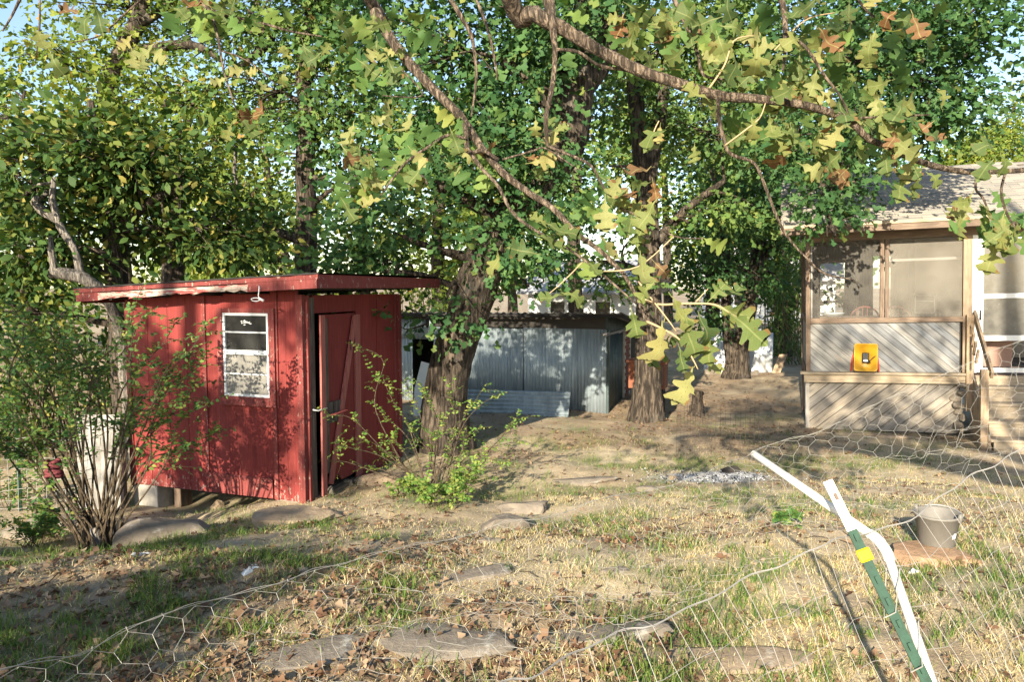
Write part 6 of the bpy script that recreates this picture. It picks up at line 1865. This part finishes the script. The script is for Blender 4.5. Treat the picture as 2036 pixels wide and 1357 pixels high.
# white plastic pipe with an elbow
side = Vector((1, 0, 0)); side = (side - LEAN * side.dot(LEAN)).normalized()
elb = P(1757, 1082, 1.93)
up_end = P(1497, 902, 2.30)
low = elb - LEAN * 1.35
pp_pts = [up_end, elb + (up_end - elb).normalized() * .05]
pipe_b = low
pipe = thing('pvc_pipe', 'bent white plastic pipe strapped to the leaning steel post', 'pipe', pipe_b)
low2 = P(1853, 1357, 1.76)
dl2 = (elb - low2).normalized(); low2 = low2 - dl2 * .5
MB(pipe_b).tube([up_end, elb + (up_end - elb).normalized() * .03], .0118, 14).build('arm', M['pvc'], pipe, True)
MB(pipe_b).tube([elb - dl2 * .035, low2], .0118, 14).build('upright', M['pvc'], pipe, True)
a_, b_ = smooth_path([(elb + (up_end - elb).normalized() * .045, .0143), (elb + (up_end - elb).normalized() * .02, .0143), (elb - dl2 * .02, .0143), (elb - dl2 * .045, .0143)], 4)
MB(pipe_b).tube(a_, b_, 14).build('elbow', M['pvc'], pipe, True)

# welded wire
topw = [P(*q) for q in ((780, 1455, 1.05), (1010, 1357, 1.25), (1180, 1288, 1.42), (1360, 1212, 1.58), (1500, 1150, 1.72), (1640, 1078, 1.84), (1690, 1072, 1.88), (1790, 1040, 1.98), (1880, 985, 2.08), (1960, 930, 2.2), (2060, 880, 2.3), (2250, 800, 2.5))]
tl, _ = smooth_path([(p, 0) for p in topw], 8)
def along(pl, f):
    L_ = [0]
    for a, b in zip(pl[:-1], pl[1:]): L_.append(L_[-1] + (b - a).length)
    d = f * L_[-1]
    i = min(len(pl) - 2, max(0, int(np.searchsorted(L_, d)) - 1))
    seg_ = L_[i+1] - L_[i]
    return pl[i].lerp(pl[i+1], (d - L_[i]) / seg_ if seg_ > 0 else 0)
LL = sum((b - a).length for a, b in zip(tl[:-1], tl[1:]))
HF = .98
rw_ = random.Random(3)
down = -LEAN
def wp_(f, h):
    q = along(tl, f)
    s = .018 * math.sin(f * 40 + h * 6) + .012 * math.sin(f * 93 + h * 14)
    return q + down * h + Vector((.3 * s, s, 0)) + side * (.02 * math.sin(h * 7 + f * 20))
wv = []
nv = int(LL / .05)
for k in range(nv + 1): wv.append([wp_(k / nv, h * HF / 8) for h in range(9)])
hl = [0, .1, .2, .3, .4, .5, .6, .7, .8, .9, .98]
for h in hl: wv.append([wp_(j / 70, h) for j in range(71)])
Vv, Ff = wires(wv, .0007, 4)
fbase = Vector((topw[5].x, topw[5].y, gz1(topw[5].x, topw[5].y)))
wf = thing('garden_fence', 'sagging welded wire fence leaning across the bottom right of the view', 'fence', fbase)
link('welded_wire', raw_mesh('welded_wire', Vv - np.array(tuple(fbase)), Ff), M['wire_grey'], wf)
Vv, Ff = wires([[wp_(j / 90, -.002) for j in range(91)]], .0012, 5)
link('top_wire', raw_mesh('top_wire', Vv - np.array(tuple(fbase)), Ff), M['wire_grey'], wf)
# ties round post and pipe
for k in range(6):
    c = post_top - LEAN * (.34 + k * .13)
    c2 = low2 + dl2 * ((elb - low2).length - .06 - k * .13)
    tie = [c + side * -.03 + Vector((0, -.02, 0)), c + Vector((0, -.022, .004)), c2 + Vector((.01, -.022, .002)), c2 + Vector((.025, 0, 0)), c2 + Vector((0, .025, 0)), c + Vector((0, .035, 0)), c + side * -.03 + Vector((0, -.02, 0))]
    MB(fbase).tube(tie, .0016, 4, cap=False).build('tie_wire', M['wire'], wf)

# chicken wire hood: from the top of the welded wire out to the pipe ends
hood = [P(*q) for q in ((-160, 1392, .74), (0, 1338, .80), (170, 1285, .92), (340, 1225, 1.05), (510, 1170, 1.20), (680, 1120, 1.36), (860, 1078, 1.52), (1030, 1040, 1.68), (1200, 995, 1.86), (1360, 957, 2.05), (1497, 900, 2.28), (1600, 866, 2.34), (1760, 798, 2.36), (1900, 733, 2.42), (2040, 672, 2.48), (2250, 590, 2.6))]
hoodl, _ = smooth_path([(p, 0) for p in hood], 8)
inner = [P(*q) for q in ((-60, 1560, .66), (300, 1500, .78), (560, 1470, .9), (780, 1455, 1.05), (1010, 1357, 1.25), (1180, 1288, 1.42), (1360, 1212, 1.58), (1500, 1150, 1.72), (1640, 1078, 1.84), (1690, 1072, 1.88), (1790, 1040, 1.98), (1880, 985, 2.08), (1960, 930, 2.2), (2060, 880, 2.3), (2250, 800, 2.5))]
innl, _ = smooth_path([(p, 0) for p in inner], 8)
HL = sum((b - a).length for a, b in zip(hoodl[:-1], hoodl[1:]))
WID = .52
def hood_pt(s, tq):
    f = min(1, max(0, s / HL)); g = min(1, max(0, tq / WID))
    a = along(innl, f); b = along(hoodl, f)
    h_ = float(np.interp(g, [0, .4, .66, 1], [0, .5, .64, 1]))
    p = a.lerp(b, h_)
    p += Vector((.25, .9, -.33)) * (.11 * math.exp(-((g - .53) / .1) ** 2) * (.6 + .4 * math.sin(f * 13)))
    sag = math.sin(math.pi * g)
    fold = .5 + .5 * math.sin(f * 17 + 1.0)
    em = 1 - .75 * g ** 3
    p.z -= sag * (.03 + .05 * fold) + .012 * em * math.sin(s * 23 + tq * 31)
    p.y += .03 * sag * math.sin(f * 25 + g * 5) + .008 * em * math.sin(s * 37 - tq * 17)
    p.x += .02 * em * math.sin(s * 11 + tq * 13) + .012 * em * math.sin(s * 29 - tq * 41)
    p.z += .014 * em * math.sin(s * 17 + tq * 47 + 2)
    return p
cw = .060; ch = .053
edges = []
nr_ = int(WID / (ch * 0.75)); nc = int(HL / cw)
for j in range(nr_ + 1):
    tq = j * ch * .75
    for i in range(nc + 1):
        s = i * cw + (cw / 2 if j % 2 else 0)
        jit = lambda: rw_.uniform(-.006, .006)
        bot = (s, tq); top = (s, tq + ch * .42)
        edges.append((bot, top))
        edges.append((top, (s + cw / 2, tq + ch * .75))); edges.append((top, (s - cw / 2, tq + ch * .75)))
polys = []; kept = []
for a, b in edges:
    if max(a[1], b[1]) > WID + .02 or min(a[0], b[0]) < 0 or max(a[0], b[0]) > HL: continue
    p0 = hood_pt(*a); p1 = hood_pt(*b)
    polys.append([p0, p1]); kept.append((a, b))
tw_ = [q for q, (a, b) in zip(polys, kept) if abs(a[0] - b[0]) < 1e-6]
Vt, Ft = wires(tw_, .00045, 4)
hb0 = Vector((hood[5].x, hood[5].y, gz1(hood[5].x, hood[5].y)))
Vv, Ff = wires(polys, .0004, 4)
hb = Vector((hood[5].x, hood[5].y, gz1(hood[5].x, hood[5].y)))
ck = thing('chicken_wire', 'loose sheet of hexagonal chicken wire sagging from the pipe across the foreground', 'wire mesh', hb)
link('mesh', raw_mesh('mesh', Vv - np.array(tuple(hb)), Ff), M['wire'], ck)
link('twisted_joints', raw_mesh('twisted_joints', Vt - np.array(tuple(hb)), Ft), M['wire'], ck)['kind'] = 'stuff'
e1 = [hood_pt(HL * j / 140, WID) for j in range(141)]
Vv, Ff = wires([e1, [p + Vector((.002 * math.sin(j), .003, .003 * math.cos(j * 1.3))) for j, p in enumerate(e1)]], .00055, 4)
link('edge_wire', raw_mesh('edge_wire', Vv - np.array(tuple(hb)), Ff), M['wire'], ck)

# ================================================================== FALLEN LEAVES
dm = [oak_leaf_mesh('fallen_leaf', 70 + i, M['leaf_dry_obj'], .8, .35, False) for i in range(6)]
pts = scatter_ground(9000, -9, 9, 1.7, 6.5, lambda x, y: np.clip(mask_litter(x, y) * .9 + .06, 0, 1) * free(x, y), 61)
order = np.argsort(pts[:, 1]); pts = pts[order]
rf_ = random.Random(6)
near = [p for p in pts if p[1] > 2.3 and abs(p[0]) < p[1] * .74][::2][:230]
for p in near:
    o = bpy.data.objects.new('fallen_leaf', rf_.choice(dm)); COL.objects.link(o)
    s = rf_.uniform(.04, .085)
    o.location = (p[0], p[1], p[2] + .016); o.scale = (s, s, s)
    o.rotation_euler = (rf_.gauss(0, .35), rf_.gauss(0, .35), rf_.uniform(0, 6.28))
    tag(o, 'dry curled brown oak leaf lying on the near ground', 'leaf', 'fallen leaves on the near ground')
p2 = scatter_ground(26000, -12, 12, 2.0, 20, lambda x, y: np.clip(mask_litter(x, y) * .8 + .05, 0, 1) * free(x, y) * (1 - mask_ash(x, y)), 62)
p2[:, 2] += .012
r6 = np.random.default_rng(8)
n = len(p2)
yd = np.stack([np.cos(r6.uniform(0, 6.28, n)), np.sin(r6.uniform(0, 6.28, n)), r6.normal(size=n) * .25], 1)
nr = np.stack([r6.normal(size=n) * .4, r6.normal(size=n) * .4, np.ones(n)], 1)
T_CURL = (T_OAK[0] * np.array([1, 1, 2.2]), T_OAK[1])
tag(link('leaf_litter', scatter_mesh('leaf_litter', T_CURL, p2, yd, nr, r6.uniform(.035, .08, n)), M['leaf_dry']), 'brown leaf litter strewn over the yard', 'leaf litter', kind='stuff')

# sticks and small stones strewn between the leaves
p3 = scatter_ground(900, -8, 9, 2.2, 9, lambda x, y: (.25 + .6 * mask_litter(x, y)) * free(x, y), 63)
sticks = []
for q in p3:
    a = rf_.uniform(0, 6.28); l = rf_.uniform(.04, .17)
    x1, y1 = q[0] + math.cos(a) * l, q[1] + math.sin(a) * l
    xm, ym = (q[0] + x1) / 2 + rf_.gauss(0, .008), (q[1] + y1) / 2 + rf_.gauss(0, .008)
    sticks.append([(q[0], q[1], gz1(q[0], q[1]) + .006), (xm, ym, gz1(xm, ym) + rf_.uniform(.008, .02)), (x1, y1, gz1(x1, y1) + .008)])
Vv, Ff = wires(sticks, .0028, 4)
tag(link('fallen_twigs', raw_mesh('fallen_twigs', Vv, Ff), M['stem']), 'small fallen twigs strewn over the yard', 'twigs', kind='stuff')
p4 = scatter_ground(2600, -8, 9, 2.0, 11, lambda x, y: .35 * free(x, y) + 0 * x, 64)
r7 = np.random.default_rng(14); n = len(p4)
me = scatter_mesh('gravel', (np.array([(-.5, -.4, 0), (.5, -.3, 0), (.45, .4, .05), (-.4, .45, 0), (-.2, -.1, .42), (.25, .1, .38)], float),
     np.array([(0, 1, 4), (1, 5, 4), (1, 2, 5), (2, 3, 5), (3, 4, 5), (3, 0, 4)])), p4, np.stack([r7.normal(size=n), r7.normal(size=n), r7.normal(size=n) * .15], 1), np.tile([0., 0., 1.], (n, 1)), r7.uniform(.008, .035, n))
tag(link('gravel', me, M['rock_tan']), 'small loose stones scattered on the soil', 'gravel', kind='stuff')
